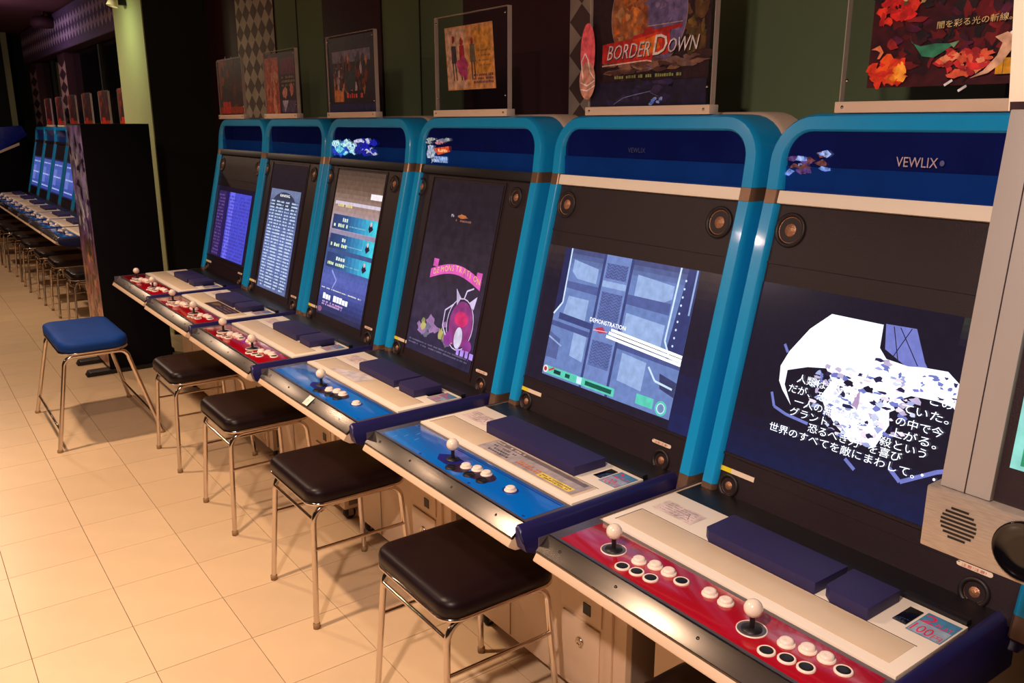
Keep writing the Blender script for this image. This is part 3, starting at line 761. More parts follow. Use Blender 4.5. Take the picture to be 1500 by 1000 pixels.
    if panel == 'red':
        def logo():
            p = cpic(.7570); p.text('VEWLIX', -.185, 1.212, .016, srgb(214, 70, 90), width=.052, shear=.2); return p.mesh('printed_logo', PR)
        part('printed_logo', sh, logo, key='redlogo')
    else:
        def trim():
            p = cpic(.7570); c = srgb(18, 22, 120)
            p.poly([(-.371 + .058, 1.161), (-.371 + .03, 1.188), (-.371 - .03, 1.188), (-.371 - .052, 1.165), (-.371 - .02, 1.135), (-.371 + .03, 1.137)], c)
            p.line([(-.29, 1.220), (-.775, 1.226)], .003, c); p.line([(-.30, 1.228), (-.775, 1.233)], .002, c)
            for (x_, y_) in ((1.152, -.436), (1.165, -.50), (1.172, -.53)): p.ell(y_, x_, .03, .026, srgb(44, 16, 50), 20)
            p.ell(-.630, 1.179, .024, .020, c, 20)
            for (x_, y_) in ((1.118, -.28), (1.118, -.53), (1.118, -.765), (1.228, -.085)): p.ell(y_, x_, .004, .004, c, 10)
            return p.mesh('printed_trim', PR)
        part('printed_trim', sh, trim, key='bluetrim')
    bt = RED_BTN if panel == 'red' or far else BLUE_BTN
    for sy in bt['sticks']: joystick(root, 1.170, sy, panel == 'red')
    for (bx, by) in bt['plug']:
        if not far: button(root, bx, by, False, ring=(panel == 'red'))
    for (bx, by) in bt['white']: button(root, bx, by, True)
    # end caps
    def cap():
        top = [(-.7915, .7572), (-.800, .7560), (-.811, .7480), (-.826, .708)]
        rows = [(1.074, .722, -.006), (1.080, .700, 0), (1.16, .668, 0), (1.61, .650, .003)]
        vs = []; fs = []
        for (x_, zb, dz) in rows:
            for (a, b) in top + [(-.828, zb), (-.7915, zb)]: vs.append((X(x_), Y(a), max(b + dz, zb + .001 if b > .70 else zb)))
        for q in range(3):
            for k in range(6): fs.append((q * 6 + k, q * 6 + (k + 1) % 6, q * 6 + 6 + (k + 1) % 6, q * 6 + 6 + k))
        fs.append(tuple(range(6))); fs.append(tuple(reversed(range(18, 24))))
        return MB().add(vs, fs)
    P('end_cap', cap, M_NAVY, .003)
    P('side_rim', lambda: MB().box(X(1.072), X(1.60), Y(-.0402), Y(-.0385), .700, .7560), M_BORDER, .0006)
    # cream unit behind the panel
    cu = P('cream_top', lambda: MB().box(X(1.2480), X(1.492), Y(-.789), Y(-.060), .750, .7620), M_CREAM, .0012)
    rp = P('recess_plate', lambda: MB().box(X(1.2720), X(1.3550), Y(-.762), Y(-.082), .7605, .7626), M_RECESS, .0004)
    def groove():
        p = cpic(.7622); c = srgb(96, 70, 52)
        p.line([(-.079, 1.2695), (-.079, 1.3575), (-.765, 1.3575)], .0022, c); return p.mesh('groove', PR)
    part('groove', rp, groove, key='groove')
    if not far:
        def slip():
            p = cpic(.7622); rng = random.Random(7); p.rect(-.085, -.205, 1.385, 1.445, srgb(226, 206, 200)); glyphrows(p, -.10, -.19, (1.395, 1.405, 1.415, 1.425, 1.435), .0035, srgb(150, 130, 140), rng)
            p.line([(-.15, 1.39), (-.17, 1.425), (-.185, 1.40)], .0015, srgb(120, 90, 110)); return p.mesh('note_slip', PR)
        part('note_slip', cu, slip, key='slip')
        P('ticket_slot', lambda: MB().box(X(1.405), X(1.470), Y(-.717), Y(-.690), .7615, .7635), M_BLACKGLOSS, .0008)
        def price():
            p = cpic(.7624); p.rect(-.722, -.786, 1.394, 1.478, srgb(70, 130, 170)); p.rect(-.7235, -.7845, 1.396, 1.440, srgb(150, 170, 190)); rd = srgb(226, 30, 84)
            p.text('2', -.725, 1.440, .046, rd, width=.024); p.text('PLAY', -.752, 1.440, .022, rd, width=.030); p.text('100', -.726, 1.400, .042, rd, width=.036); p.text('円', -.765, 1.400, .02, rd); return p.mesh('price_card', PR)
        part('price_card', root, price, key='price')
        P('back_rail', lambda: MB().box(X(1.4935), X(1.512), Y(-.785), Y(-.660), .752, .770), M_BLACK, .002)
    P('back_trough', lambda: MB().box(X(1.492), X(1.612), Y(-.80), Y(-.055), .735, .757), M_BLACK, .001)
    # navy covers lying over the back of the deck
    def pad(y0, y1):
        r = .022; y0, y1 = Y(y0), Y(y1)
        pts = [(X(1.470), y0), (X(1.470), y1), (X(1.358), y1), (X(1.358), y0 - r), (X(1.372), y0 - .004)]
        return MB().extrude([(a, b, .762) for a, b in pts], (0, 0, .026))
    for i, (p0, p1) in enumerate(pads): part('navy_cover', root, (lambda p0=p0, p1=p1: pad(p0, p1)), M_PAD, .0025, key=('pad', p0, p1))
    for e in extras: e(root)
    return root

# ---- extras
def ex_hdr(fn):
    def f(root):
        part('header_picture', root, fn, key=fn.__name__)
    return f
def ex_brandmark(dim):
    def f(root):
        def b():
            p = header_frame(); p.k = 60
            if dim: p.text('VEWLIX', -.395, 1.578, .020, srgb(60, 70, 120), width=.07)
            else:
                p.text('VEWLIX', -.385, 1.570, .030, srgb(196, 176, 190), width=.092); p.ell(-.486, 1.58, .005, .006, srgb(90, 90, 140), 14)
            return p.mesh('brand_lettering', PR)
        part('brand_lettering', root, b)
    return f
def ex_instruction(root):
    def b():
        rng = random.Random(17); p = cpic(.7628)
        p.rect(-.335, -.752, 1.276, 1.352, srgb(176, 166, 168)); p.rect(-.35, -.74, 1.332, 1.348, srgb(120, 110, 112)); glyphrows(p, -.35, -.50, (1.336,), .008, srgb(210, 200, 196), rng)
        glyphrows(p, -.36, -.46, (1.315, 1.300, 1.286), .009, srgb(90, 80, 86), rng); glyphrows(p, -.50, -.60, (1.30, 1.288), .010, srgb(200, 120, 80), rng); p.rect(-.60, -.735, 1.282, 1.306, srgb(240, 214, 96)); glyphrows(p, -.61, -.725, (1.286, 1.295), .006, srgb(120, 90, 40), rng)
        return p.mesh('instruction_card', PR)
    part('instruction_card', root, b)
def ex_dark_card(root):
    def b():
        rng = random.Random(18); p = cpic(.7628); p.rect(-.36, -.70, 1.277, 1.350, srgb(60, 40, 52)); p.blob(-.42, 1.32, .05, .02, srgb(110, 90, 60), rng); glyphrows(p, -.5, -.68, (1.29, 1.31, 1.33), .008, srgb(150, 120, 120), rng); return p.mesh('instruction_card', PR)
    o = part('instruction_card', root, b); o['label'] = 'dark instruction card'
def ex_clear_card(root):
    def b():
        p = cpic(.7628); p.poly([(-.18, 1.278), (-.33, 1.35), (-.44, 1.35), (-.42, 1.278)], srgb(214, 206, 212)); return p.mesh('clear_cover', PR)
    part('clear_cover', root, b)
def ex_tag(root):
    def b():
        N = Vector((-.58, 0, .81)); p = Pic((X(1.080), .46, .7440), (0, 1, 0), (.81, 0, .58), N); p.rect(-.445, -.485, -.019, .019, srgb(240, 232, 220)); p.text('7', -.46, -.008, .016, srgb(40, 30, 40)); return p.mesh('number_sticker', PR)
    part('number_sticker', root, b)
def ex_scratch(root):
    def b():
        p = cpic(.7572); c = srgb(150, 190, 230)
        for (a, x) in ((-.13, 1.165), (-.14, 1.20), (-.175, 1.175), (-.115, 1.135)): p.line([(a, x), (a - .006, x - .018)], .0012, c)
        return p.mesh('scratch', PR)
    part('scratch', root, b)

TWO = ((-.268, -.560), (-.574, -.700)); ONE = ((-.240, -.668),); TWO5 = ((-.262, -.555), (-.566, -.668))
SP = .8315
gy = lambda k: 1.403 + (5 - k) * SP + (.008, .010, .016, .022, .001, 0)[k]
gx = (-.0266, -.039, -.0416, -.0215, -.009, 0)
G = 'blue framed arcade cabinets along the wall'
make_cabinet(5, gy(5), gx[5], 'arcade cabinet with two-player red panel and white face under Japanese text on screen', 'wide', 'red', screen_story, 'white', TWO5, G, extras=(ex_hdr(hdr_small), ex_brandmark(False)))
make_cabinet(4, gy(4), gx[4], 'arcade cabinet with blue panel and pale blue shooting game on its wide screen', 'wide', 'blue', screen_demo, 'white', ONE, G, extras=(ex_brandmark(True), ex_instruction, ex_scratch))
make_cabinet(3, gy(3), gx[3], 'arcade cabinet with blue panel and pink lettering on a dark upright screen', 'tall', 'blue', screen_pink, 'black', TWO, G, extras=(ex_hdr(hdr_ship), ex_clear_card, ex_tag))
make_cabinet(2, gy(2), gx[2], 'arcade cabinet with red panel and three turquoise bars on its upright screen', 'tall', 'red', screen_bars, 'black', TWO, G, extras=(ex_hdr(hdr_bars),))
make_cabinet(1, gy(1), gx[1], 'arcade cabinet with red panel and upright screen full of pale score rows', 'tall', 'red', screen_table, 'black', TWO, G, extras=(ex_dark_card,))
make_cabinet(0, gy(0), gx[0], 'arcade cabinet with red panel and violet blue columns on screen, next to black board', 'wide', 'red', screen_blue, 'black', TWO, G)
# far row beyond the black board
GF = 'far row of arcade cabinets beyond the black board'
far0 = None
for i in range(7):
    yk = 8.79 + i * SP
    lb = 'far arcade cabinet with blue panel, %s counted from the black board towards the back' % ('first', 'second', 'third', 'fourth', 'fifth', 'sixth', 'seventh')[i]
    if far0 is None:
        far0 = make_cabinet(0, yk, .03, lb, 'wide', 'blue', screen_far, 'black', TWO, GF, far=True); far0.scale = (1, 1, .955)
    else:
        c = copy_tree(far0); c.location = (1.63, yk - .46, 0); c['label'] = lb

# ================================================================== POSTER STANDS on the cabinets
def poster_art(k):
    rng = random.Random(40 + k)
    p = Pic((-.0035, 0, 0), (0, 1, 0), (0, 0, 1), (-1, 0, 0))
    if k == 0:
        p.rect(-.225, .225, .03, .35, srgb(70, 34, 36)); p.poly([(.2, .35), (.06, .35), (.12, .2), (.2, .1)], srgb(150, 56, 30)); p.rect(.10, -.225, .24, .35, srgb(44, 44, 50))
        for _ in range(30): p.blob(rng.uniform(-.2, .2), rng.uniform(.04, .33), .03, .03, rng.choice([srgb(90, 40, 44), srgb(50, 32, 50), srgb(120, 50, 40), srgb(60, 44, 40)]), rng, 9, .6)
        p.rect(-.225, .225, .03, .07, srgb(176, 60, 24)); p.rect(.02, .16, .03, .10, srgb(220, 50, 30))
    elif k == 1:
        p.rect(-.21, .21, .02, .33, srgb(50, 30, 46)); p.rect(.02, .21, .02, .31, srgb(196, 92, 70))
        for _ in range(24): p.blob(rng.uniform(.04, .19), rng.uniform(.04, .3), .02, .03, rng.choice([srgb(214, 120, 90), srgb(170, 70, 60), srgb(220, 150, 120)]), rng, 9, .6)
        p.k += 1; p.rect(-.20, -.01, .22, .30, srgb(110, 20, 76)); glyphrows(p, -.02, -.19, (.16, .18, .20), .012, srgb(150, 130, 110), rng); p.blob(-.06, .13, .03, .03, srgb(220, 150, 130), rng); p.blob(-.15, .14, .025, .03, srgb(220, 120, 110), rng); p.rect(-.20, -.01, .03, .09, srgb(90, 70, 110)); p.poly([(-.05, .03), (-.10, .09), (-.02, .09)], srgb(190, 180, 210))
    elif k == 2:
        p.rect(-.236, .236, .025, .35, srgb(40, 26, 44)); p.rect(-.19, .19, .24, .29, srgb(120, 110, 140)); p.rect(.08, .18, .07, .15, srgb(226, 140, 80)); p.rect(.09, .18, .15, .22, srgb(170, 140, 150))
        for _ in range(44): p.blob(rng.uniform(-.17, .17), rng.uniform(.12, .26), .014, .022, rng.choice([srgb(180, 120, 80), srgb(90, 50, 60), srgb(200, 180, 190), srgb(60, 60, 80), srgb(120, 40, 30)]), rng, 8, .5)
        p.k += 1; p.poly([(.06, .19), (-.05, .21), (-.04, .12), (.04, .12)], srgb(50, 60, 70)); glyphrows(p, .05, -.10, (.085,), .022, srgb(226, 90, 80), rng); p.rect(-.236, .236, .025, .06, srgb(40, 36, 100))
    elif k == 3:
        p.warp = lambda a, b: (a * 1.079 - .0045 + .022 * (b - .075) / .2, .095 + (b - .075) * 1.115)
        p.rect(-.145, .145, .075, .275, srgb(236, 168, 106)); p.rect(.02, .14, .08, .27, srgb(232, 190, 160)); p.rect(-.13, -.03, .12, .26, srgb(238, 166, 70))
        for (a, h, c) in ((.095, .0, srgb(80, 60, 76)), (.045, .01, srgb(190, 40, 60)), (-.02, .01, srgb(120, 110, 90))):
            p.blob(a, .235 - h, .010, .012, srgb(176, 44, 48), rng); p.poly([(a + .014, .215), (a - .014, .215), (a - .018, .16), (a + .016, .16)], c); p.line([(a + .008, .16), (a + .006, .105)], .006, srgb(70, 50, 60)); p.line([(a - .008, .16), (a - .012, .105)], .006, srgb(90, 60, 60))
        p.blob(.045, .15, .035, .028, srgb(206, 70, 130), rng); p.blob(.03, .12, .016, .02, srgb(206, 70, 130), rng)
        glyphrows(p, -.055, -.12, (.19, .175, .16, .145), .006, srgb(170, 110, 70), rng); glyphrows(p, -.02, -.13, (.115, .104, .093), .008, srgb(130, 70, 90), rng)
    elif k == 4:
        p.rect(-.225, .235, .02, .55, srgb(52, 28, 36))
        for _ in range(30): p.blob(rng.uniform(-.21, .22), rng.uniform(.12, .5), rng.uniform(.01, .03), rng.uniform(.01, .03), rng.choice([srgb(60, 36, 40), srgb(44, 26, 36), srgb(74, 44, 42)]), rng, 10, .5)
        for _ in range(26): p.blob(rng.uniform(-.21, -.14), rng.uniform(.17, .29), rng.uniform(.006, .02), rng.uniform(.006, .025), rng.choice([srgb(130, 100, 44), srgb(90, 72, 36), srgb(110, 76, 40)]), rng, 9, .5)
        p.ell(.004, .270, .149, .149, srgb(170, 140, 130), 48); p.ell(.003, .271, .146, .146, srgb(124, 108, 160), 48)
        p.poly([(.003 + .146 * cos(t), .271 + .146 * sin(t)) for t in [-pi / 2 + pi * i / 20 for i in range(21)]], srgb(176, 108, 66))
        for _ in range(60):
            t_, q_ = rng.uniform(-1.5, 1.5), rng.random() ** .5 * .128; p.blob(.008 + q_ * cos(t_), .271 + q_ * sin(t_), rng.uniform(.006, .018), rng.uniform(.006, .018), rng.choice([srgb(224, 130, 56), srgb(184, 110, 70), srgb(206, 150, 96), srgb(160, 84, 50), srgb(214, 110, 40)]), rng, 9, .5)
        for _ in range(26):
            t_, q_ = rng.uniform(1.7, 4.5), rng.random() ** .5 * .122; p.blob(.0 + q_ * cos(t_), .271 + q_ * sin(t_), rng.uniform(.008, .022), rng.uniform(.006, .014), rng.choice([srgb(120, 104, 150), srgb(140, 122, 168), srgb(108, 94, 146)]), rng, 9, .5)
        for _ in range(46): p.blob(rng.uniform(-.2, .17), rng.uniform(.115, .152), rng.uniform(.01, .04), rng.uniform(.003, .008), rng.choice([srgb(106, 72, 64), srgb(140, 98, 80), srgb(84, 52, 50), srgb(120, 90, 84)]), rng, 9, .5)
        p.poly([(.185, .148), (.185, .200), (.12, .206), (.06, .208), (.055, .216), (.015, .222), (.012, .232), (-.02, .236), (-.02, .228), (-.127, .236), (-.127, .228), (-.085, .222), (-.09, .163), (-.02, .156), (-.02, .144)], srgb(196, 40, 40))
        p.poly([(.06, .206), (-.055, .222), (-.06, .168), (.04, .152)], srgb(236, 70, 30)); p.poly([(.03, .200), (-.03, .212), (-.05, .180), (.0, .160)], srgb(250, 130, 40)); p.line([(.185, .140), (.0, .148), (-.02, .144)], .0035, srgb(246, 200, 190)); p.line([(.0, .238), (-.13, .241)], .002, srgb(210, 180, 170))
        for (dx_, dz_, c_) in ((.0025, -.0025, srgb(30, 16, 24)), (0, 0, srgb(226, 214, 220))):
            p.text('BORDER', .165 - dx_, .156 + dz_, .058, c_, width=.175, shear=.25, rise=.02); p.text('D', -.022 - dx_, .160 + dz_, .078, c_ if dx_ else srgb(250, 236, 230), width=.050, shear=.2, rise=.03); p.text('OWN', -.076 - dx_, .163 + dz_, .054, c_, width=.108, shear=.25, rise=.03)
        glyphrows(p, .13, -.13, (.102,), .009, srgb(150, 160, 96), rng, 1.3); p.rect(-.225, .235, .02, .092, srgb(34, 26, 58))
        for _ in range(20): p.blob(rng.uniform(-.2, .2), rng.uniform(.03, .088), rng.uniform(.01, .03), rng.uniform(.003, .012), rng.choice([srgb(40, 30, 76), srgb(28, 22, 44), srgb(56, 40, 84)]), rng, 9, .5)
        p.line([(.13, .030), (.09, .048), (.04, .056), (-.02, .064)], .002, srgb(120, 130, 190)); p.line([(-.02, .06), (-.05, .05), (-.06, .035)], .0015, srgb(110, 110, 160))
        for _ in range(8): p.blob(rng.uniform(-.065, -.015), rng.uniform(.028, .045), .007, .004, rng.choice([srgb(90, 130, 240), srgb(150, 180, 255)]), rng)
    else:
        p.rect(-.235, .178, .052, .55, srgb(76, 20, 32))
        for _ in range(230): p.blob(rng.uniform(-.21, .155), rng.uniform(.075, .40), rng.uniform(.006, .022), rng.uniform(.005, .020), rng.choice([srgb(60, 20, 40), srgb(124, 26, 36), srgb(50, 26, 34), srgb(150, 34, 38), srgb(36, 22, 34), srgb(90, 24, 60), srgb(40, 30, 36), srgb(104, 22, 30)]), rng, 10, .55)
        for _ in range(26): p.blob(rng.uniform(.085, .155), rng.uniform(.185, .232), rng.uniform(.006, .018), rng.uniform(.006, .014), rng.choice([srgb(226, 36, 36), srgb(200, 30, 34), srgb(240, 60, 40)]), rng, 9, .5)
        for _ in range(10): p.blob(rng.uniform(.05, .12), rng.uniform(.222, .24), .006, .005, rng.choice([srgb(210, 180, 120), srgb(90, 90, 60)]), rng, 8, .5)
        for _ in range(40): p.blob(rng.uniform(.095, .165), rng.uniform(.062, .108), rng.uniform(.006, .016), rng.uniform(.005, .012), rng.choice([srgb(230, 60, 30), srgb(214, 44, 34), srgb(240, 90, 30)]), rng, 9, .5)
        for _ in range(14): p.blob(rng.uniform(.092, .118), rng.uniform(.066, .104), rng.uniform(.004, .010), rng.uniform(.004, .010), rng.choice([srgb(250, 140, 30), srgb(255, 170, 60)]), rng, 9, .5)
        p.poly([(.172, .132), (.152, .140), (.142, .125), (.150, .112), (.156, .112), (.150, .125), (.158, .130)], srgb(230, 130, 90))
        p.poly([(.088, .165), (.080, .140), (.060, .132), (.030, .136), (.0, .134), (-.020, .138), (.005, .122), (.030, .108), (.055, .112), (.070, .130), (.082, .145)], srgb(50, 128, 98)); p.poly([(.0, .134), (-.02, .138), (-.01, .125)], srgb(110, 150, 120))
        for _ in range(60): p.blob(rng.uniform(-.085, .02), rng.uniform(.072, .118), rng.uniform(.005, .014), rng.uniform(.003, .008), rng.choice([srgb(220, 50, 50), srgb(200, 44, 52), srgb(236, 100, 70), srgb(240, 150, 110), srgb(170, 36, 46)]), rng, 9, .55)
        p.rect(-.135, -.098, .070, .100, srgb(232, 168, 40)); p.line([(-.112, .070), (-.112, .100)], .0015, srgb(160, 90, 30))
        p.text('闇を彩る光の斬線。', .028, .164, .0155, srgb(40, 16, 20), width=.146, rise=.04); p.text('闇を彩る光の斬線。', .029, .165, .0155, srgb(236, 206, 140), width=.146, rise=.04)
        p.poly([(-.050, .064), (-.075, .078), (-.098, .105), (-.105, .128), (-.090, .140), (-.112, .148), (-.128, .140), (-.126, .118), (-.108, .090), (-.085, .073)], srgb(226, 180, 150)); p.line([(-.118, .144), (-.160, .172)], .006, srgb(250, 246, 250))
        for (a_, b_) in ((-.0, .052), (-.03, .040)): p.line([(a_, b_), (a_ - .016, b_ + .010)], .005, srgb(240, 240, 250))
    return p.mesh('poster', PRPOSTER)
PO = [ # ly centre, width, label
    (-.280, .455, 'clear poster stand holding a dark red and orange sheet, leftmost of the row'),
    (-.275, .455, 'clear poster stand holding a salmon and magenta flyer, second from left'),
    (-.297, .49, 'clear poster stand with a dark flyer of small figures and blue foot'),
    (-.408, .485, 'clear poster stand holding a small orange card with three figures'),
    (-.440, .495, 'clear poster stand with planet poster reading BORDER DOWN'),
    (-.463, .49, 'clear poster stand with red poster and a line of Japanese text')]
for k, (cyy, wd, lb) in enumerate(PO):
    st = empty('poster_stand', (1.80 + gx[k], gy(k) + cyy, 1.684), lb, 'poster stand', 'clear poster stands on top of the cabinets')
    h = .358 if k in (3, 2) else (.34 if k < 2 else .56)
    part('base_strip', st, lambda: MB().box(-.018, .018, -wd / 2, wd / 2, -.0005, .024), M_SHELL, .002)
    for sx in (-.007, .006): part('acrylic_sheet', st, (lambda sx=sx: MB().box(sx - .001, sx + .001, -wd / 2 + .006, wd / 2 - .006, .02, h)), M_ACRYLIC)
    for bx in ((-.009, .008, wd / 2 - .0065, wd / 2 - .0045, .024, h), (-.009, .008, -wd / 2 + .0045, -wd / 2 + .0065, .024, h), (-.009, .008, -wd / 2 + .006, wd / 2 - .006, h, h + .0015)):
        part('sheet_edge', st, (lambda bx=bx: MB().box(*bx)), M_ACRYEDGE)
    for sy in (-1, 1):
        for (xx, zz) in ((-.018, .012), (-.009, .07), (-.009, h - .02)):
            part('screw', st, lambda: MB().lathe([(.004, 0), (.0035, .002), (.0001, .0026)], (0, 0, 0), (-1, 0, 0), 10), M_CHROME, key='screw').location = (xx, sy * (wd / 2 - .02), zz)
    part('poster', st, (lambda k=k: poster_art(k)))

far_st = [o for o in col.objects if o.name == 'poster_stand'][0]
for i in range(6):
    c = copy_tree(far_st); c.location = (1.83, 8.79 + i * SP - .46, 1.684 * .955 + .002); c['group'] = 'reddish poster stands on the far row'
    c['label'] = 'reddish poster stand on top of the far cabinets, %s counted from the black board' % ('first', 'second', 'third', 'fourth', 'fifth', 'sixth')[i]

# flat pink oval with white outlines at the planet poster's left edge
def patch():
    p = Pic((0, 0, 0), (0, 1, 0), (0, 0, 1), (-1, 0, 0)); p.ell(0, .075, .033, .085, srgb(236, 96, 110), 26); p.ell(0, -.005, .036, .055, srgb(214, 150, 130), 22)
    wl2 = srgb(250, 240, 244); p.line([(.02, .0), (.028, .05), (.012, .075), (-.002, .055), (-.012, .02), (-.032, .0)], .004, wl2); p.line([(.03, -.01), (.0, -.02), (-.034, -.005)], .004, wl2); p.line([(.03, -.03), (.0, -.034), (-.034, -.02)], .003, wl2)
    return p.mesh('patch', PRPOSTER)
o = part('patch', None, patch); o.location = (1.778 + gx[4], gy(4) - .205, 1.79)
tag(o, 'pink oval patch with white outlines on left edge of planet poster stand', 'patch')

# ================================================================== STOOLS
def rounded_rect(hx, hy, r, n=6):
    pts = []
    for (sx, sy, a0) in ((1, 1, 0), (-1, 1, pi / 2), (-1, -1, pi), (1, -1, 3 * pi / 2)):
        for i in range(n + 1):
            a = a0 + pi / 2 * i / n; pts.append((sx * (hx - r) + r * cos(a), sy * (hy - r) + r * sin(a)))
    return pts
def cushion(hx, hy, z0, z1, r=.055, saddle=0):
    m = MB(); lv = [(-.012, z0), (0.0, z0 + .006), (0.0, z0 + (z1 - z0) * .55), (-.004, z0 + (z1 - z0) * .75), (-.012, z1 - .006), (-.026, z1 - .001), (-.06, z1 + .002), (-.11, z1 + .004)]
    rings = []
    for (o_, z) in lv:
        rr = max(r + o_, .012)
        rings.append([(x, y, z + saddle * (x / hx) ** 2 * (1 if z > (z0 + z1) / 2 else .3)) for x, y in rounded_rect(hx + o_, hy + o_, rr, 7)])
    n = len(rings[0]); vs = [p for g in rings for p in g]; fs = []
    for a in range(len(rings) - 1):
        for k in range(n): fs.append((a * n + k, a * n + (k + 1) % n, (a + 1) * n + (k + 1) % n, (a + 1) * n + k))
    fs.append(tuple(reversed(range(n)))); fs.append(tuple(range((len(rings) - 1) * n, len(rings) * n)))
    m.add(vs, fs, True); return m
def leg_path(sy, sx, hx, zt, fx, fy, rb=.055):
    """half of an upside-down U: from the middle under the seat, round the bend and down to the foot"""
    pts = [(0, sy * .172, zt), (sx * (hx - rb), sy * .172, zt)]
    for i in range(1, 7):
        a = pi / 2 * i / 6; pts.append((sx * (hx - rb + rb * sin(a)), sy * .172, zt - rb + rb * cos(a)))
    pts.append((sx * fx, sy * fy, .012)); return pts
def make_stool(name, label, group, seat='black'):
    r = empty(name, (0, 0, 0), label, 'stool', group)
    part('seat', r, lambda: cushion(.183, .202, .447, .501), M_SEAT, key='seat')
    part('seat_trim', r, lambda: MB().tube([(x, y, .4445) for x, y in rounded_rect(.179, .198, .052, 6)], .006, 8, True), M_CHROME, key='trim')
    for sy in (-1, 1):
        for sx in (-1, 1):
            l = part('leg', r, (lambda: MB().tube(leg_path(sy, sx, .165, .428, .187, .196), .0095, 10)), M_CHROME, key=('leg', sx, sy))
            part('rubber_foot', l, (lambda: MB().lathe([(.0001, 0), (.012, 0), (.0125, .018), (.010, .020)], (sx * .187, sy * .196, 0), (0, 0, 1), 14)), M_RUBBER, key=('foot', sx, sy))
    for sy in (-1, 1): part('rung', r, (lambda: MB().tube([(-.174, sy * .1815, .280), (.174, sy * .1815, .280)], .006, 8)), M_CHROME, key=('rung', sy))
    part('rung', r, lambda: MB().tube([(-.166, -.172, .385), (-.166, .172, .385)], .006, 8), M_CHROME, key='rungf')
    return r
GS = 'black cushioned stools along the cabinets'
labels = [('black cushioned chrome stool in the bottom foreground, only a dark seat corner showing', 1.150, .915),
          ('nearest fully seen black cushioned stool, in front of the blue panel with instruction card', 1.152, 1.803),
          ('black cushioned chrome stool in front of the blue panel with numbered sticker', 1.150, 2.635),
          ('black cushioned chrome stool before the red panel beside the blue ones', 1.150, 3.465),
          ('black cushioned chrome stool right behind the blue stool', 1.150, 4.270)]
first = None
for (lb, x, y) in labels:
    if first is None: s_ = first = make_stool('stool', lb, GS)
    else:
        s_ = copy_tree(first); s_['label'] = lb
    s_.location = (x, y, 0)
GFS = 'dark stools along the far row'
for i, (x, y) in enumerate(((1.27, 7.60), (1.26, 8.37), (1.24, 9.04), (1.22, 9.84), (1.23, 10.56), (1.20, 11.34), (1.19, 11.96), (1.2, 12.8))):
    s_ = copy_tree(first); s_.location = (x, y, 0); s_['group'] = GFS
    s_['label'] = 'dark cushioned stool of the far row, %s counted from the black board' % ('first', 'second', 'third', 'fourth', 'fifth', 'sixth', 'seventh', 'eighth')[i]

# blue stool standing apart
bs = empty('blue_stool', (.765, 5.04, 0), 'wide blue cushioned chrome stool standing apart in the aisle', 'stool')
part('seat', bs, lambda: cushion(.170, .318, .508, .562, .085, saddle=.012), M_SEATBLUE)
part('seat_trim', bs, lambda: MB().tube([(x, y, .506) for x, y in rounded_rect(.164, .312, .08, 6)], .007, 8, True), M_CHROME)
def bleg(sy, sx):
    fx = -.232 if sx < 0 else .275; tx = .158; yy = sy * .30; fy = .34 if sy < 0 else .41
    fyv = sy * (.33 if sy < 0 else .44)
    pts = [(0, yy, .490), (sx * (tx - .05), yy, .490)]
    for i in range(1, 7):
        a = pi / 2 * i / 6; pts.append((sx * (tx - .05 + .05 * sin(a)), yy, .440 + .05 * cos(a)))
    pts.append((fx, fyv, .01)); return pts
for sy in (-1, 1):
    for sx in (-1, 1):
        l = part('leg', bs, (lambda sy=sy, sx=sx: MB().tube(bleg(sy, sx), .011, 12)), M_CHROME)
        e = bleg(sy, sx)[-1]; part('rubber_foot', l, (lambda e=e: MB().lathe([(.0001, 0), (.014, 0), (.0145, .012), (.012, .014)], (e[0], e[1], 0), (0, 0, 1), 14)), M_RUBBER)
for sx in (-1, 1):
    def rg(sx=sx):
        q = []
        for sy in (-1, 1):
            P_ = bleg(sy, sx); a, b = Vector(P_[-2]), Vector(P_[-1]); t = (a.z - .11) / (a.z - b.z); q.append(a.lerp(b, t))
        return MB().tube(q, .007, 8)
    part('rung', bs, rg, M_CHROME)
part('seat_brace', bs, lambda: MB().box(-.12, .12, -.02, .02, .489, .506), M_BLACK)

# ================================================================== BLACK DISPLAY BOARD
bb = empty('display_board', (1.27, 6.30, 0), 'tall black display board with colourful left face behind the last red panel', 'display board')
part('board_case', bb, lambda: MB().box(-.21, .205, -.20, .32, .03, 1.655), M_BOARD, .004)
def boardart():
    rng = random.Random(77); p = Pic((-.2105, 0, 0), (0, 1, 0), (0, 0, 1), (-1, 0, 0)); p.rect(-.195, .315, .04, 1.645, srgb(70, 40, 96))
    p.grad(-.195, .315, .04, 1.645, [srgb(190, 130, 110), srgb(220, 150, 110), srgb(160, 60, 80), srgb(120, 60, 130), srgb(140, 120, 200), srgb(210, 200, 250), srgb(170, 140, 220)])
    for _ in range(120):
        z = rng.uniform(.1, 1.6); c = rng.choice([srgb(240, 240, 255), srgb(90, 50, 130), srgb(170, 150, 235), srgb(60, 40, 90), srgb(200, 200, 250)] if z > .9 else [srgb(150, 40, 50), srgb(200, 130, 70), srgb(90, 40, 60), srgb(40, 26, 34)])
        p.blob(rng.uniform(-.15, .27), z, rng.uniform(.01, .05), rng.uniform(.01, .06), c, rng, 9, .6)
    return p.mesh('side_art', ARTBOARD)
part('side_art', bb, boardart)
part('base_foot', bb, lambda: MB().prism([(-.36, .0), (.30, .0), (.30, .03), (-.34, .03)], -.22, -.12), M_BLACK, .006)
part('base_foot', bb, lambda: MB().prism([(-.36, .0), (.30, .0), (.30, .03), (-.34, .03)], .12, .22), M_BLACK, .006)

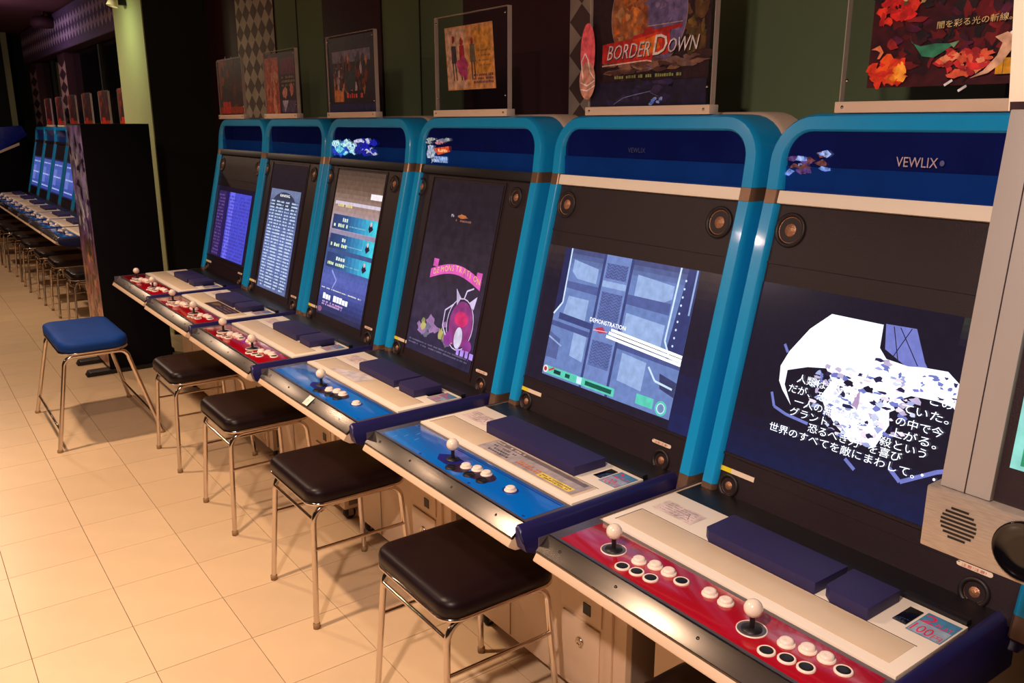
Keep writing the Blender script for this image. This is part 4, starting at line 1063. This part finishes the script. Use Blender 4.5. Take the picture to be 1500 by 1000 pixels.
# ================================================================== GREY MACHINE at the right edge
gm = empty('grey_game_machine', (1.60, .09, 0), 'grey framed game machine cut off by right picture edge, teal screen and round knob hole', 'game machine')
GY0, GY1 = -.40, .43        # local y (right .. left edge)
def gx_(z): return 1.115 + (z - 1.18) * .10 - 1.60
part('pedestal', gm, lambda: MB().box(.10, .34, GY0 + .04, GY1 - .09, 0, 1.09), M_BEIGE_DARK, .006)
part('monitor_housing', gm, lambda: MB().prism([(gx_(1.18) + .02, 1.18), (.34, 1.10), (.34, 1.675), (gx_(1.675) + .02, 1.675)], GY0 + .002, GY1 - .002), M_GREY, .004)
ang = Vector((.10, 0, 1)).normalized(); gN = Vector((-ang.z, 0, ang.x)); gO = Vector((gx_(1.18), 0, 1.18))
def gbox(a0, a1, s0, s1, d0, d1): return MB().frame_box(gO, (0, 1, 0), ang, gN, a0, a1, s0, s1, d0, d1)
part('front_frame', gm, lambda: MB().frame_box(gO, (0, 1, 0), ang, gN, GY1 - .066, GY1, 0, .50, -.02, .006).frame_box(gO, (0, 1, 0), ang, gN, GY0, GY0 + .066, 0, .50, -.02, .006).frame_box(gO, (0, 1, 0), ang, gN, GY0 + .066, GY1 - .066, .44, .50, -.02, .006), M_GREY, .002)
part('frame_seam', gm, lambda: gbox(GY1 - .034, GY1 - .0325, 0, .50, .0055, .0068), M_BEZEL)
part('screen_surround', gm, lambda: gbox(GY0 + .066, GY1 - .066, 0, .44, -.02, -.004), M_BEZEL)
def tealscreen():
    p = Pic(gO + gN * -.003, (0, 1, 0), ang, gN); a0 = GY1 - .070; p.rect(-.36, a0 - .008, .05, .42, E(150, 226, 214)); p.grad(-.34, a0 - .020, .10, .40, [E(190, 236, 236), E(150, 200, 214), E(120, 170, 190)])
    p.rect(-.34, a0 - .022, .088, .104, E(60, 40, 44)); p.rect(a0 - .055, a0 - .020, .056, .086, E(40, 160, 110)); p.poly([(a0 - .024, .070), (a0 - .036, .082), (a0 - .048, .070)], E(150, 240, 180)); p.rect(a0 - .043, a0 - .029, .060, .070, E(150, 240, 180)); p.rect(-.3, a0 - .07, .056, .086, E(70, 190, 150))
    return p.mesh('teal_screen', SC)
part('teal_screen', gm, tealscreen)
SB = part('speaker_box', gm, lambda: MB().box(gx_(1.13) - .012, gx_(1.13) + .22, GY0 - .01, GY1 + .012, 1.090, 1.1795), M_GREYMETAL, .003)
bxn = gx_(1.13) - .012
for i in range(8):
    cy_, cz_, r_ = GY1 - .036, 1.138, .024
    dz = -r_ + (i + .5) * 2 * r_ / 8; hw = math.sqrt(max(r_ * r_ - dz * dz, 1e-6))
    part('speaker_slot', SB, (lambda dz=dz, hw=hw: MB().box(bxn - .0008, bxn + .002, cy_ - hw, cy_ + hw, cz_ + dz - .0016, cz_ + dz + .0014)), M_BLACK)
part('round_knob', SB, lambda: MB().lathe([(.040, -.001), (.040, .005), (.038, .006), (.036, .002), (.02, .0015), (.0001, .0015)], (bxn, GY1 - .122, 1.136), (-1, 0, 0), 36), M_BLACKGLOSS)
def topper():
    p = MB().prism([(-.425, 1.676), (-.405, 1.676), (-.450, 1.90), (-.470, 1.90)], GY0 + .05, GY1 + .010); return p
tp = part('top_card', gm, topper, M_CREAM, .001)
def cardart():
    rng = random.Random(31); B_ = Vector((-.045, 0, .224)).normalized(); N_ = Vector((-B_.z, 0, B_.x)); p = Pic((-.425, 0, 1.676), (0, 1, 0), B_, N_); p.rect(GY0 + .06, GY1 + .008, .0, .012, srgb(50, 30, 36))
    for _ in range(30): p.blob(rng.uniform(GY0 + .1, GY1 - .0), rng.uniform(.03, .2), .012, .012, rng.choice([srgb(150, 120, 90), srgb(200, 170, 130), srgb(90, 60, 60)]), rng, 8, .6)
    return p.mesh('card_print', PR)
part('card_print', tp, cardart)

# machine at the far end of the aisle
fm = empty('far_game_machine', (1.25, 15.0, 0), 'dark machine with slanted blue and white hood at the far left edge', 'game machine')
part('cabinet_body', fm, lambda: MB().prism([(-.3, 0), (.55, 0), (.55, 1.4), (.2, 1.45), (-.3, 1.0)], -.4, .4), M_BOARD, .01)
part('slanted_hood', fm, lambda: MB().prism([(-.42, 1.02), (-.3, .98), (.56, 1.48), (.5, 1.62), (.2, 1.60)], -.42, .42), mat('royal_blue', (20, 40, 150), .3, 0, .3, 8, coat=.3), .01)
part('white_edge', fm, lambda: MB().prism([(-.44, 1.0), (-.42, .98), (.44, 1.34), (.44, 1.38)], -.43, .43), M_LABEL, .003)
